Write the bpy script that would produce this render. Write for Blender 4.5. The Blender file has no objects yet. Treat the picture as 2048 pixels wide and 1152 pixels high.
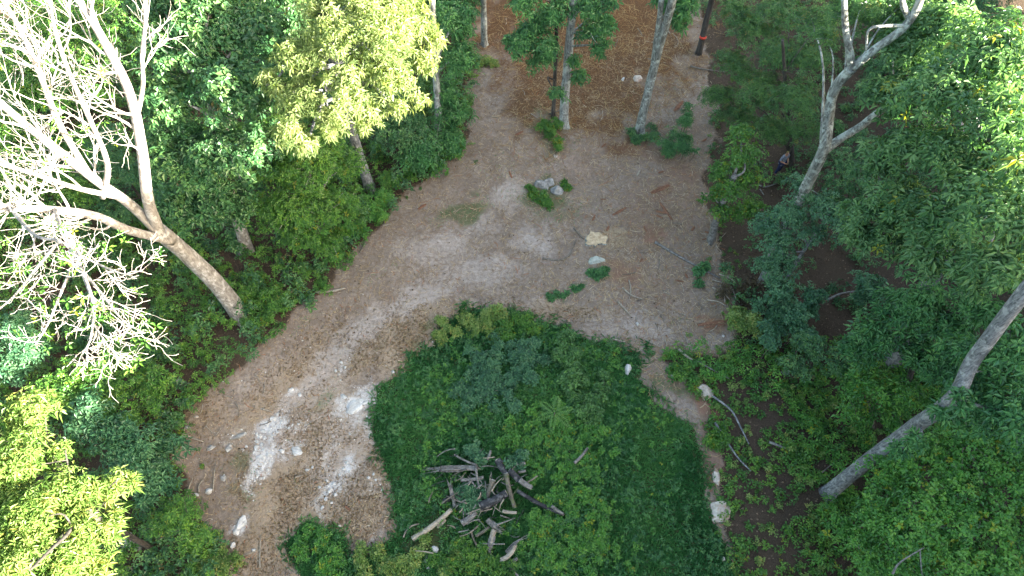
import bpy, math, random
import numpy as np

# ------------------------------------------------------------------ camera, sky, sun, exposure
scene = bpy.context.scene
R = math.radians
CAM_H, FOC, TILT = 28.0, 1365.0, 30.0          # metres above the clearing, focal length in 2048-px pixels, degrees off the nadir
cam_data = bpy.data.cameras.new('camera')
cam_data.sensor_width = 36.0
cam_data.lens = 36.0 * FOC / 2048.0
cam_data.clip_start = 0.1
cam_data.clip_end = 2000.0
cam = bpy.data.objects.new('camera', cam_data)
scene.collection.objects.link(cam)
cam.location = (0, 0, CAM_H)
cam.rotation_euler = (R(TILT), 0, 0)
scene.camera = cam

SUN_EL, SUN_AZ = 18.0, 22.0                    # elevation; degrees the sun stands behind the +X side towards the camera
sd = np.array([math.cos(R(SUN_EL)) * math.cos(R(SUN_AZ)), -math.cos(R(SUN_EL)) * math.sin(R(SUN_AZ)), math.sin(R(SUN_EL))])
world = bpy.data.worlds.new('World')
scene.world = world
world.use_nodes = True
wn = world.node_tree
bg = wn.nodes['Background']
sky = wn.nodes.new('ShaderNodeTexSky')
sky.sky_type = 'NISHITA'
sky.sun_disc = False
sky.sun_elevation = R(SUN_EL)
sky.sun_rotation = math.atan2(sd[0], sd[1])
sky.altitude = 200
sky.air_density = 1.0
sky.dust_density = 4.0
sky.ozone_density = 1.0
wn.links.new(sky.outputs[0], bg.inputs[0])
bg.inputs[1].default_value = 0.10
sun_data = bpy.data.lights.new('sun', 'SUN')
sun_data.energy = 5.0
sun_data.angle = R(0.53)
sun_data.color = (1.0, 0.96, 0.90)
sun = bpy.data.objects.new('sun', sun_data)
scene.collection.objects.link(sun)
from mathutils import Vector
sun.rotation_euler = Vector(sd).to_track_quat('Z', 'Y').to_euler()
sun.location = (40, -10, 30)
vs = scene.view_settings
vs.view_transform = 'Standard'
vs.look = 'None'
vs.gamma = 1.0
vs.exposure = 3.45
vs.use_curve_mapping = False
vs.use_white_balance = True                    # the photograph is balanced for open shade
vs.white_balance_temperature = 7400
vs.white_balance_tint = 8
scene.cycles.max_bounces = 6
scene.cycles.diffuse_bounces = 3
scene.cycles.glossy_bounces = 2
scene.cycles.transmission_bounces = 3
scene.cycles.transparent_max_bounces = 4

# ------------------------------------------------------------------ placing: photograph pixel -> point of the place
CT, ST = math.cos(R(TILT)), math.sin(R(TILT))
def ray(px, py):
    x, y = (px - 1024) / FOC, (576 - py) / FOC
    return np.array([x, y * CT + ST, y * ST - CT])
def P(px, py, z):
    d = ray(px, py)
    return np.array([0, 0, CAM_H]) + d * ((z - CAM_H) / d[2])
def scale_at(px, py, z):                       # pixels (of 2048) per metre
    return FOC / ((z - CAM_H) / ray(px, py)[2])
def project(x, y, z):
    q = z - CAM_H
    dep = y * ST - q * CT
    return 1024 + FOC * x / dep, 576 - FOC * (y * CT + q * ST) / dep

def hash3(ix, iy, iz, seed):
    h = (ix * 374761393 + iy * 668265263 + iz * 2147483647 + seed * 974634777) & 0xffffffff
    h = ((h ^ (h >> 13)) * 1274126177) & 0xffffffff
    return ((h ^ (h >> 16)) & 0xffffff) / float(0xffffff)
def noise(x, y, z=0.0, seed=0):
    x, y, z = np.broadcast_arrays(np.asarray(x, float), np.asarray(y, float), np.asarray(z, float))
    ix, iy, iz = (np.floor(a).astype(np.int64) for a in (x, y, z))
    fx, fy, fz = x - ix, y - iy, z - iz
    fx, fy, fz = (a * a * (3 - 2 * a) for a in (fx, fy, fz))
    out = 0
    for dx in (0, 1):
        for dy in (0, 1):
            for dz in (0, 1):
                w = (fx if dx else 1 - fx) * (fy if dy else 1 - fy) * (fz if dz else 1 - fz)
                out = out + w * hash3(ix + dx, iy + dy, iz + dz, seed)
    return out
def fbm(x, y, seed=0, oct=3):
    s, a, t = 0, 1.0, 0
    for o in range(oct):
        s = s + a * noise(x * 2 ** o, y * 2 ** o, 0, seed + o); t += a; a *= 0.5
    return s / t

def soft_ellipse(px, py, cx, cy, rx, ry, rot=0, edge=0.5):
    c, s = math.cos(R(rot)), math.sin(R(rot))
    u = ((px - cx) * c + (py - cy) * s) / rx
    v = (-(px - cx) * s + (py - cy) * c) / ry
    d = np.sqrt(u * u + v * v)
    return np.clip((1 + edge - d) / (2 * edge), 0, 1)
def poly_sd(px, py, poly):
    """signed distance (pixels, positive inside) to a closed outline"""
    px, py = np.asarray(px, float), np.asarray(py, float)
    d = np.full(px.shape, 1e9); ins = np.zeros(px.shape, bool)
    n = len(poly)
    for i in range(n):
        x0, y0 = poly[i]; x1, y1 = poly[(i + 1) % n]
        ex, ey = x1 - x0, y1 - y0
        t = np.clip(((px - x0) * ex + (py - y0) * ey) / (ex * ex + ey * ey + 1e-9), 0, 1)
        d = np.minimum(d, np.hypot(px - x0 - t * ex, py - y0 - t * ey))
        c = ((y0 > py) != (y1 > py)) & (px < ex * (py - y0) / (ey if ey else 1e-9) + x0)
        ins ^= c
    return np.where(ins, d, -d)

MOUND_C = P(1090, 930, 0.0)
def hz(x, y):
    """height of the ground"""
    x, y = np.asarray(x, float), np.asarray(y, float)
    near = np.exp(-((x / 60) ** 2 + ((y - 15) / 60) ** 2))
    h = (fbm(x * 0.12, y * 0.12, 3, 3) - 0.5) * 0.9 * near
    h = h + (fbm(x * 0.9, y * 0.9, 9, 2) - 0.5) * 0.10 * near
    h = h + 0.75 * np.exp(-(((x - MOUND_C[0]) / 4.2) ** 2 + ((y - MOUND_C[1]) / 4.0) ** 2))
    return h
def G(px, py, up=0.0):
    z = 0.0
    for _ in range(8):
        p = P(px, py, z + up)
        z = float(hz(p[0], p[1]))
    return P(px, py, z + up)

# ------------------------------------------------------------------ linking and labels
COL = scene.collection
def link(name, data, parent=None):
    o = bpy.data.objects.new(name, data)
    COL.objects.link(o)
    if parent is not None:
        o.parent = parent
    return o
def tag(o, label=None, cat=None, group=None, kind=None):
    if label: o['label'] = label
    if cat: o['category'] = cat
    if group: o['group'] = group
    if kind: o['kind'] = kind
    return o
def thing(name, loc, label, cat, group=None):
    o = link(name, None)
    o.location = [float(v) for v in loc]
    o.empty_display_size = 0.2
    return tag(o, label, cat, group)

def raw_mesh(name, verts, faces_flat, nper, mat, tint=None, smooth=False):
    """verts (N,3); faces_flat (M,nper)"""
    me = bpy.data.meshes.new(name)
    verts = np.ascontiguousarray(verts, np.float32); faces = np.ascontiguousarray(faces_flat, np.int32)
    m = len(faces)
    me.vertices.add(len(verts)); me.vertices.foreach_set('co', verts.ravel())
    me.loops.add(m * nper); me.loops.foreach_set('vertex_index', faces.ravel())
    me.polygons.add(m); me.polygons.foreach_set('loop_start', np.arange(0, m * nper, nper, dtype=np.int32))
    me.polygons.foreach_set('use_smooth', np.full(m, smooth, dtype=bool))
    if tint is not None:
        a = me.color_attributes.new('tint', 'FLOAT_COLOR', 'POINT')
        t = np.ones((len(verts), 4), np.float32); t[:, :3] = tint
        a.data.foreach_set('color', t.ravel())
    me.update(calc_edges=True)
    if mat: me.materials.append(mat)
    return me

def norm(v):
    return v / np.maximum(np.linalg.norm(v, axis=-1, keepdims=True), 1e-9)

class Leaves:
    """collects two-triangle leaves folded along the midrib"""
    def __init__(s): s.v = []; s.t = []
    def add(s, base, d, n, L, W, tint, fold=0.25, droop=0.15):
        side = norm(np.cross(d, n)); n = np.cross(side, d)
        L = np.asarray(L)[..., None] * np.ones((len(base), 1)); W = np.asarray(W)[..., None] * np.ones((len(base), 1))
        mid = base + d * L * 0.45
        tip = base + d * L - np.array([0, 0, 1.0]) * L * droop
        q = np.stack([base, mid + side * W + n * W * fold * 2, tip, mid - side * W + n * W * fold * 2], 1)
        s.v.append(q); s.t.append(np.repeat(tint[:, None, :], 4, 1))
    def count(s): return sum(len(a) for a in s.v)
    def mesh(s, name, mat, origin=(0, 0, 0)):
        v = np.concatenate(s.v); t = np.concatenate(s.t); n = len(v)
        v = v.reshape(-1, 3) - np.asarray(origin)
        i = np.arange(n)[:, None] * 4
        f = np.concatenate([i + np.array([[0, 1, 2]]), i + np.array([[0, 2, 3]])], 1).reshape(-1, 3)
        return raw_mesh(name, v, f, 3, mat, t.reshape(-1, 3))

def whorls(lv, rng, pos, axis, k, L, W, ctint, lift=(-0.5, 0.5), droop=0.2, fold=0.25):
    """k leaflets round an axis at each position"""
    n = len(pos)
    if n == 0: return
    axis = norm(axis)
    ref = norm(rng.normal(size=(n, 3)))
    e1 = norm(np.cross(axis, ref)); e2 = np.cross(axis, e1)
    th = (np.arange(k)[None, :] + rng.uniform(-0.3, 0.3, (n, k))) * (2 * math.pi / k)
    ph = rng.uniform(lift[0], lift[1], (n, k))
    u = np.cos(th)[..., None] * e1[:, None] + np.sin(th)[..., None] * e2[:, None]
    d = norm(u * np.cos(ph)[..., None] + axis[:, None] * np.sin(ph)[..., None])
    nn = norm(axis[:, None] * np.cos(ph)[..., None] - u * np.sin(ph)[..., None])
    sz = np.clip(rng.lognormal(0, 0.24, (n, 1)), .5, 1.7)
    Ls = L * sz * rng.uniform(0.65, 1.2, (n, k)); Ws = W * sz * rng.uniform(0.75, 1.2, (n, k))
    base = pos[:, None] + d * Ls[..., None] * 0.12
    tint = np.empty((n, k, 3)); tint[..., 0] = rng.uniform(0, 1, (n, k)); tint[..., 1] = ctint[:, None]; tint[..., 2] = rng.uniform(0, 1, (n, 1))
    lv.add(base.reshape(-1, 3), d.reshape(-1, 3), nn.reshape(-1, 3), Ls.ravel(), Ws.ravel(), tint.reshape(-1, 3), fold, droop)

class Tubes:
    def __init__(s): s.v = []; s.f = []; s.n = 0; s.t = []
    def add(s, pts, rad, sides=8, rough=0.0, seed=0, sub=4, flare=0.0, cap=True):
        pts = np.asarray(pts, float); rad = np.asarray(rad, float)
        if sub > 1 and len(pts) > 2:
            pts, rad = catmull(pts, rad, sub)
        elif sub > 1 and rough > 0:
            t = np.linspace(0, 1, sub * 2)[:, None]
            pts, rad = pts[0] * (1 - t) + pts[-1] * t, (rad[0] * (1 - t) + rad[-1] * t).ravel()
        n = len(pts)
        tan = norm(np.gradient(pts, axis=0))
        a = np.array([1.0, 0, 0]) if abs(tan[0][0]) < 0.8 else np.array([0, 1.0, 0])
        e1 = norm(np.cross(tan[0], a)); E1 = []
        for i in range(n):
            e1 = norm(e1 - tan[i] * (e1 @ tan[i])); E1.append(e1)
        E1 = np.array(E1); E2 = np.cross(tan, E1)
        th = np.arange(sides) * 2 * math.pi / sides
        rr = np.repeat(rad[:, None], sides, 1)
        if rough > 0:
            al = np.cumsum(np.r_[0, np.linalg.norm(np.diff(pts, axis=0), axis=1)])
            rr = rr * (1 + rough * 2 * (noise(np.cos(th)[None] * 1.7 + 5, np.sin(th)[None] * 1.7 + 5, al[:, None] * 0.9, seed) - 0.5))
        if flare > 0:
            al = np.cumsum(np.r_[0, np.linalg.norm(np.diff(pts, axis=0), axis=1)])
            f = np.exp(-al / (rad[0] * 1.3))[:, None]
            rr = rr * (1 + flare * f * (0.6 + 0.7 * np.cos(th * 3 + seed)[None]))
        ring = pts[:, None] + rr[..., None] * (np.cos(th)[None, :, None] * E1[:, None] + np.sin(th)[None, :, None] * E2[:, None])
        v = ring.reshape(-1, 3)
        j = np.arange(sides); jn = (j + 1) % sides
        f = []
        for i in range(n - 1):
            f.append(np.stack([i * sides + j, i * sides + jn, (i + 1) * sides + jn, (i + 1) * sides + j], 1))
        f = np.concatenate(f)
        if cap:
            c0, c1 = len(v), len(v) + 1
            v = np.concatenate([v, pts[:1], pts[-1:]])
            f = np.concatenate([f, np.stack([jn, j, np.full(sides, c0), np.full(sides, c0)], 1),
                                np.stack([(n - 1) * sides + j, (n - 1) * sides + jn, np.full(sides, c1), np.full(sides, c1)], 1)])
        s.v.append(v); s.f.append(f + s.n); s.n += len(v)
    def mesh(s, name, mat, origin=(0, 0, 0), smooth=True):
        v = np.concatenate(s.v) - np.asarray(origin); f = np.concatenate(s.f)
        tri = f[:, 2] == f[:, 3]
        me = bpy.data.meshes.new(name)
        faces = [tuple(int(k) for k in q[:3]) if t else tuple(int(k) for k in q) for q, t in zip(f, tri)]
        me.from_pydata([tuple(p) for p in v.tolist()], [], faces)
        me.polygons.foreach_set('use_smooth', (~tri if smooth else np.zeros(len(f), bool)))
        me.update()
        if mat: me.materials.append(mat)
        return me
def catmull(p, r, sub):
    q = np.concatenate([[2 * p[0] - p[1]], p, [2 * p[-1] - p[-2]]]); rr = np.r_[r[0], r, r[-1]]
    op, orr = [], []
    for i in range(1, len(q) - 2):
        for t in np.arange(sub) / sub:
            a, b, c, d = q[i - 1], q[i], q[i + 1], q[i + 2]
            op.append(0.5 * ((2 * b) + (c - a) * t + (2 * a - 5 * b + 4 * c - d) * t * t + (3 * b - a - 3 * c + d) * t ** 3))
            orr.append(rr[i] * (1 - t) + rr[i + 1] * t)
    op.append(q[-2]); orr.append(rr[-2])
    return np.array(op), np.array(orr)

# ------------------------------------------------------------------ materials
def new_mat(name):
    m = bpy.data.materials.new(name); m.use_nodes = True
    nt = m.node_tree; nt.nodes.clear()
    return m, nt, nt.nodes.new('ShaderNodeOutputMaterial')
def ramp(nt, fac, stops, interp='LINEAR'):
    n = nt.nodes.new('ShaderNodeValToRGB'); n.color_ramp.interpolation = interp
    e = n.color_ramp.elements
    while len(e) < len(stops): e.new(0.5)
    for k, (p, c) in enumerate(stops):
        e[k].position = p; e[k].color = (*c, 1) if len(c) == 3 else c
    nt.links.new(fac, n.inputs[0]); return n.outputs[0]
def mth(nt, op, a, b=None, c=None, clamp=False):
    n = nt.nodes.new('ShaderNodeMath'); n.operation = op; n.use_clamp = clamp
    for i, v in enumerate((a, b, c)):
        if v is None: continue
        if isinstance(v, (int, float)): n.inputs[i].default_value = v
        else: nt.links.new(v, n.inputs[i])
    return n.outputs[0]
def mixc(nt, fac, a, b, mode='MIX'):
    n = nt.nodes.new('ShaderNodeMix'); n.data_type = 'RGBA'; n.blend_type = mode
    for i, v in ((0, fac), (6, a), (7, b)):
        if isinstance(v, (int, float)): n.inputs[i].default_value = v
        elif isinstance(v, tuple): n.inputs[i].default_value = (*v, 1)
        else: nt.links.new(v, n.inputs[i])
    return n.outputs[2]
def tex_noise(nt, scale, detail=4, rough=0.6, vec=None, dist=0.0):
    n = nt.nodes.new('ShaderNodeTexNoise'); n.inputs['Scale'].default_value = scale
    n.inputs['Detail'].default_value = detail; n.inputs['Roughness'].default_value = rough; n.inputs['Distortion'].default_value = dist
    if vec is not None: nt.links.new(vec, n.inputs['Vector'])
    return n.outputs['Fac']
def coords(nt, scale=(1, 1, 1), kind='Object'):
    t = nt.nodes.new('ShaderNodeTexCoord'); m = nt.nodes.new('ShaderNodeMapping')
    m.inputs['Scale'].default_value = scale
    nt.links.new(t.outputs[kind], m.inputs['Vector']); return m.outputs[0]
def attr(nt, name):
    a = nt.nodes.new('ShaderNodeAttribute'); a.attribute_name = name
    s = nt.nodes.new('ShaderNodeSeparateColor'); nt.links.new(a.outputs['Color'], s.inputs[0])
    return s.outputs

def leaf_mat(name, dark, mid, light, transl=0.30, rough=0.42, yellow=None, spec=0.5):
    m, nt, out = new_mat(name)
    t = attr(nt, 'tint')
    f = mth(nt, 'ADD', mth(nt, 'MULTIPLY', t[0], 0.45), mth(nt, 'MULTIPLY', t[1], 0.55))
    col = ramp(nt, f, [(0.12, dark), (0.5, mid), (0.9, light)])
    if yellow:
        yf = mth(nt, 'GREATER_THAN', t[2], yellow[0])
        col = mixc(nt, mth(nt, 'MULTIPLY', yf, 0.8), col, yellow[1])
    p = nt.nodes.new('ShaderNodeBsdfPrincipled')
    nt.links.new(col, p.inputs['Base Color']); p.inputs['Roughness'].default_value = rough
    p.inputs['Specular IOR Level'].default_value = spec
    tr = nt.nodes.new('ShaderNodeBsdfTranslucent')
    nt.links.new(mixc(nt, 1.0, col, (1.25, 1.25, 0.6), 'MULTIPLY'), tr.inputs['Color'])
    mx = nt.nodes.new('ShaderNodeMixShader'); mx.inputs[0].default_value = transl
    nt.links.new(p.outputs[0], mx.inputs[1]); nt.links.new(tr.outputs[0], mx.inputs[2])
    nt.links.new(mx.outputs[0], out.inputs['Surface'])
    return m

def bark_mat(name, dark, light, lichen=None, zstretch=0.18, scale=9.0, bump=0.5, rough=0.9):
    m, nt, out = new_mat(name)
    v = coords(nt, (1, 1, zstretch))
    n1 = tex_noise(nt, scale, 6, 0.65, v, 0.4)
    n2 = tex_noise(nt, 1.6, 4, 0.6, coords(nt))
    col = ramp(nt, n1, [(0.34, dark), (0.62, light)])
    col = mixc(nt, mth(nt, 'MULTIPLY', n2, 0.5), col, tuple(0.6 * c for c in dark))
    if lichen:
        lf = ramp(nt, tex_noise(nt, 3.5, 5, 0.7, coords(nt)), [(0.52, (0, 0, 0)), (0.60, (1, 1, 1))])
        col = mixc(nt, mth(nt, 'MULTIPLY', lf, 0.7), col, lichen)
    p = nt.nodes.new('ShaderNodeBsdfPrincipled')
    nt.links.new(col, p.inputs['Base Color']); p.inputs['Roughness'].default_value = rough
    p.inputs['Specular IOR Level'].default_value = 0.2
    b = nt.nodes.new('ShaderNodeBump'); b.inputs['Strength'].default_value = bump; b.inputs['Distance'].default_value = 0.05
    nt.links.new(n1, b.inputs['Height']); nt.links.new(b.outputs[0], p.inputs['Normal'])
    nt.links.new(p.outputs[0], out.inputs['Surface'])
    return m

def tint_mat(name, stops, rough=0.85, transl=0.0):
    """colour by the per-piece random value"""
    m, nt, out = new_mat(name)
    t = attr(nt, 'tint')
    col = ramp(nt, t[0], stops)
    p = nt.nodes.new('ShaderNodeBsdfPrincipled'); nt.links.new(col, p.inputs['Base Color'])
    p.inputs['Roughness'].default_value = rough; p.inputs['Specular IOR Level'].default_value = 0.2
    if transl:
        tr = nt.nodes.new('ShaderNodeBsdfTranslucent'); nt.links.new(col, tr.inputs['Color'])
        mx = nt.nodes.new('ShaderNodeMixShader'); mx.inputs[0].default_value = transl
        nt.links.new(p.outputs[0], mx.inputs[1]); nt.links.new(tr.outputs[0], mx.inputs[2])
        nt.links.new(mx.outputs[0], out.inputs['Surface'])
    else:
        nt.links.new(p.outputs[0], out.inputs['Surface'])
    return m

def rock_mat(name, dark, light, scale=5.0, stain=None):
    m, nt, out = new_mat(name)
    v = coords(nt)
    n1 = tex_noise(nt, scale, 7, 0.65, v)
    n2 = tex_noise(nt, scale * 3.3, 5, 0.7, v)
    col = ramp(nt, n1, [(0.35, dark), (0.6, light)])
    col = mixc(nt, ramp(nt, n2, [(0.58, (0, 0, 0)), (0.7, (0.5, 0.5, 0.5))]), col, tuple(0.45 * c for c in dark))
    if stain:
        col = mixc(nt, ramp(nt, tex_noise(nt, scale * 0.7, 3, 0.6, v), [(0.5, (0, 0, 0)), (0.62, (0.8, 0.8, 0.8))]), col, stain)
    p = nt.nodes.new('ShaderNodeBsdfPrincipled'); nt.links.new(col, p.inputs['Base Color'])
    p.inputs['Roughness'].default_value = 0.9; p.inputs['Specular IOR Level'].default_value = 0.2
    b = nt.nodes.new('ShaderNodeBump'); b.inputs['Strength'].default_value = 0.6; b.inputs['Distance'].default_value = 0.03
    nt.links.new(n1, b.inputs['Height']); nt.links.new(b.outputs[0], p.inputs['Normal'])
    nt.links.new(p.outputs[0], out.inputs['Surface'])
    return m
def plain_mat(name, col, rough=0.8, var=0.3, scale=20):
    m, nt, out = new_mat(name)
    n = tex_noise(nt, scale, 3, 0.6, coords(nt))
    p = nt.nodes.new('ShaderNodeBsdfPrincipled')
    nt.links.new(ramp(nt, n, [(0.3, tuple(c * (1 - var) for c in col)), (0.7, tuple(min(1, c * (1 + var)) for c in col))]), p.inputs['Base Color'])
    p.inputs['Roughness'].default_value = rough
    nt.links.new(p.outputs[0], out.inputs['Surface'])
    return m

YEL = (0.30, 0.30, 0.03)
M = {
 'leaf_oak': leaf_mat('leaf_oak', (0.022, 0.080, 0.032), (0.058, 0.175, 0.065), (0.14, 0.27, 0.085), yellow=(0.993, (0.16, 0.10, 0.04))),
 'leaf_lit': leaf_mat('leaf_lit', (0.11, 0.18, 0.07), (0.25, 0.33, 0.14), (0.42, 0.48, 0.25), 0.48),  # pale leaf tone with direct sunlight put into the colour
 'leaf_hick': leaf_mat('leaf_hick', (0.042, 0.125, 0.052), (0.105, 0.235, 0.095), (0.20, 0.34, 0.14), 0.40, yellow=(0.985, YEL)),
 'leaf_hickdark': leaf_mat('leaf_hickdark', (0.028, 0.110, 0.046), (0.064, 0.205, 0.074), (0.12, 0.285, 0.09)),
 'leaf_blue': leaf_mat('leaf_blue', (0.026, 0.098, 0.052), (0.062, 0.185, 0.092), (0.125, 0.27, 0.125)),
 'leaf_fine': leaf_mat('leaf_fine', (0.030, 0.095, 0.034), (0.065, 0.175, 0.052), (0.12, 0.25, 0.06), yellow=(0.97, (0.20, 0.19, 0.04))),
 'leaf_brush': leaf_mat('leaf_brush', (0.030, 0.110, 0.022), (0.068, 0.200, 0.034), (0.145, 0.29, 0.042), yellow=(0.97, (0.22, 0.24, 0.02))),
 'leaf_yellow': leaf_mat('leaf_yellow', (0.065, 0.15, 0.03), (0.145, 0.255, 0.06), (0.28, 0.36, 0.11), yellow=(0.94, (0.34, 0.34, 0.09))),
 'leaf_weed': leaf_mat('leaf_weed', (0.045, 0.13, 0.04), (0.08, 0.20, 0.06), (0.13, 0.28, 0.075)),
 'leaf_vine': leaf_mat('leaf_vine', (0.032, 0.130, 0.028), (0.072, 0.240, 0.044), (0.15, 0.33, 0.055), yellow=(0.97, (0.25, 0.28, 0.02))),
 'leaf_brown': leaf_mat('leaf_brown', (0.03, 0.022, 0.012), (0.06, 0.042, 0.02), (0.10, 0.075, 0.03), 0.1),
 'grass': tint_mat('grass', [(0.0, (0.040, 0.155, 0.055)), (0.5, (0.080, 0.275, 0.088)), (1.0, (0.16, 0.37, 0.12))], 0.5, 0.2),
 'dry_grass': tint_mat('dry_grass', [(0.0, (0.20, 0.135, 0.075)), (0.5, (0.31, 0.22, 0.125)), (0.9, (0.42, 0.32, 0.19)), (1.0, (0.13, 0.17, 0.04))], 0.8, 0.15),
 'straw': tint_mat('straw', [(0.0, (0.17, 0.105, 0.065)), (0.45, (0.29, 0.21, 0.13)), (0.8, (0.42, 0.31, 0.17)), (0.94, (0.50, 0.42, 0.30)), (0.96, (0.30, 0.11, 0.05)), (1.0, (0.36, 0.14, 0.06))]),
 'hay': tint_mat('hay', [(0.0, (0.10, 0.045, 0.02)), (0.5, (0.19, 0.095, 0.042)), (0.8, (0.30, 0.19, 0.085)), (1.0, (0.44, 0.33, 0.17))]),
 'leaf_litter': tint_mat('leaf_litter', [(0.0, (0.055, 0.036, 0.025)), (0.6, (0.13, 0.088, 0.06)), (1.0, (0.24, 0.175, 0.12))]),
 'gravel': tint_mat('gravel', [(0.0, (0.30, 0.28, 0.25)), (1.0, (0.72, 0.72, 0.70))]),
 'bark_grey': bark_mat('bark_grey', (0.075, 0.080, 0.078), (0.44, 0.465, 0.455), (0.42, 0.47, 0.44), 0.14, 12.0, 0.9),
 'bark_pale': bark_mat('bark_pale', (0.15, 0.135, 0.12), (0.40, 0.375, 0.345), (0.50, 0.49, 0.47), 0.3, 9.0, 0.5),
 'bark_lichen': bark_mat('bark_lichen', (0.06, 0.062, 0.055), (0.36, 0.385, 0.36), (0.46, 0.52, 0.48), 0.2, 11.0, 1.0),
 'bark_ash': bark_mat('bark_ash', (0.075, 0.08, 0.085), (0.30, 0.31, 0.32), (0.37, 0.385, 0.38), 0.16, 20.0, 0.9),
 'bark_dark': bark_mat('bark_dark', (0.035, 0.032, 0.03), (0.11, 0.10, 0.09), None),
 'twig': bark_mat('twig', (0.10, 0.085, 0.07), (0.26, 0.23, 0.19), None, 1.0, 6.0, 0.2),
 'twig_pale': bark_mat('twig_pale', (0.30, 0.28, 0.26), (0.50, 0.48, 0.45), None, 1.0, 6.0, 0.2),
 'wood_grey': bark_mat('wood_grey', (0.07, 0.066, 0.06), (0.29, 0.28, 0.265), None, 1.0, 6.0, 0.5),
 'wood_pale': bark_mat('wood_pale', (0.20, 0.17, 0.13), (0.44, 0.39, 0.32), None, 1.0, 6.0, 0.4),
 'wood_char': bark_mat('wood_char', (0.012, 0.013, 0.015), (0.055, 0.058, 0.064), (0.13, 0.13, 0.135), 1.0, 5.0, 0.7),
 'wood_moss': bark_mat('wood_moss', (0.06, 0.055, 0.045), (0.20, 0.18, 0.15), (0.09, 0.13, 0.04), 1.0, 6.0, 0.6),
 'wood_red': bark_mat('wood_red', (0.12, 0.058, 0.038), (0.30, 0.15, 0.09), None, 1.0, 8.0, 0.4),
 'end_grain': rock_mat('end_grain', (0.20, 0.175, 0.15), (0.40, 0.37, 0.33), 12.0),
 'stump_top': rock_mat('stump_top', (0.32, 0.24, 0.15), (0.54, 0.43, 0.29), 7.0),
 'rock_white': rock_mat('rock_white', (0.33, 0.325, 0.31), (0.60, 0.595, 0.58), 3.0),
 'rock_grey': rock_mat('rock_grey', (0.15, 0.15, 0.145), (0.36, 0.36, 0.35), 4.0),
 'rock_green': rock_mat('rock_green', (0.25, 0.28, 0.25), (0.42, 0.45, 0.40), 4.0),
 'rock_tan': rock_mat('rock_tan', (0.34, 0.29, 0.24), (0.56, 0.51, 0.45), 4.0, (0.34, 0.20, 0.13)),
 'red_tape': plain_mat('red_tape', (0.50, 0.04, 0.02), 0.5, 0.15),
}

# ------------------------------------------------------------------ the ground: one sheet, what covers it where
OUTER = [(925,-80),(940,150),(945,260),(900,310),(860,345),(800,400),(760,450),(720,505),(650,575),(605,615),(545,660),(490,720),(430,765),(370,850),(350,920),
         (380,1000),(430,1080),(450,1152),(455,1300),(1490,1300),(1470,1152),(1450,1060),(1440,960),(1430,880),(1415,800),(1350,745),(1330,715),(1470,695),(1480,600),
         (1450,540),(1430,440),(1410,360),(1440,270),(1420,130),(1395,-80)]
MOUND = [(758,775),(800,745),(860,690),(880,655),(940,622),(1060,632),(1130,650),(1190,685),(1290,700),(1280,760),(1310,800),(1380,850),(1405,920),(1415,1000),
         (1440,1080),(1480,1160),(1490,1300),(690,1300),(690,1160),(700,1125),(760,1095),(800,1065),(790,1000),(770,930),(745,850)]
PATCH = [(572,1085),(610,1045),(690,1062),(700,1125),(690,1200),(620,1200),(595,1140)]
HAYP = [(940,-80),(1400,-80),(1385,130),(1310,170),(1270,270),(1230,300),(1200,240),(1150,260),(1010,240),(975,150)]
def ell(px, py, items):
    m = np.zeros(np.shape(px))
    for it in items:
        cx, cy, rx, ry = it[:4]; rot = it[4] if len(it) > 4 else 0; st = it[5] if len(it) > 5 else 1.0
        m = np.maximum(m, st * soft_ellipse(px, py, cx, cy, rx, ry, rot, 0.55))
    return m
CHALK = [(545,850,40,16,-50),(522,925,52,17,-68),(510,960,30,14,-75,.8),(708,812,42,24,-28),(728,778,22,14,-30,.8),(480,1042,24,11,-60),(585,778,20,9,-60,.9),(680,735,16,6,-60,.7),(690,935,30,13,-50,.9),(720,830,30,40,20,.5),(655,900,14,60,15,.45),
         (662,985,34,16,-45,.8),(645,1015,20,9,-80,.6),(740,860,18,34,0,.45),(750,965,18,26,0,.4),(560,900,24,20,0,.6),(740,1080,26,12,0,.45),(470,870,45,10,-20,.45),(595,895,18,10,0,.6),(600,850,26,16,0,.5)]
PALE = [(680,930,70,90,10,.8),(560,880,60,60,0,.6),(720,860,60,70,0,.7),(640,800,80,60,-40,.7),(520,760,90,40,-45,.5),(830,600,90,26,-25),(700,680,130,26,-38),(620,760,90,24,-48),(880,500,70,30,-15,.8),(960,540,90,35,0,.8),(1065,485,45,30,35,.9),(1020,385,30,34,0,.9),(960,455,50,22,-10,.7),(820,500,40,28,0,.7),(1000,150,50,60,0,.5),(1000,610,120,20,0,.5),
        (1225,655,60,30,20,.6),(1290,660,70,40,15,.7),(1440,680,40,25,0,.5),(1130,330,50,20,0,.4),(660,870,40,90,20,.6),(1350,830,40,40,0,.5)]
TAN = [(560,780,170,45,-45,.7),(640,860,70,120,20,.9),(730,930,70,90,0,1.0),(690,1020,90,60,0,1),(560,1000,80,90,0,.9),(520,1110,70,50,0,.9),(800,690,60,70,20,.8),(870,650,60,40,0,.7),(1100,620,160,18,4,.7),(720,720,70,30,-40,.6),(420,830,60,60,0,.5)]
RED = [(1330,420,150,110,0,.5),(1330,560,130,90,0,.4),(1200,330,150,80,0,.4),(1420,880,24,130,0,.6),(1310,470,30,14,40),(1250,545,40,40,0,.7),(1290,305,90,26,10,.6),(1370,345,60,30,20,.6),(1325,380,40,14,-25,.7),(1240,385,110,20,-25,.35),(835,720,26,26,0,.55),(1425,645,50,12,-8,.8),(1400,800,22,40,-20,.8),(1380,250,50,40,0,.4),(1390,760,40,15,10,.5),(1110,270,18,14,0,.6),(1430,930,14,60,0,.6)]
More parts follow.
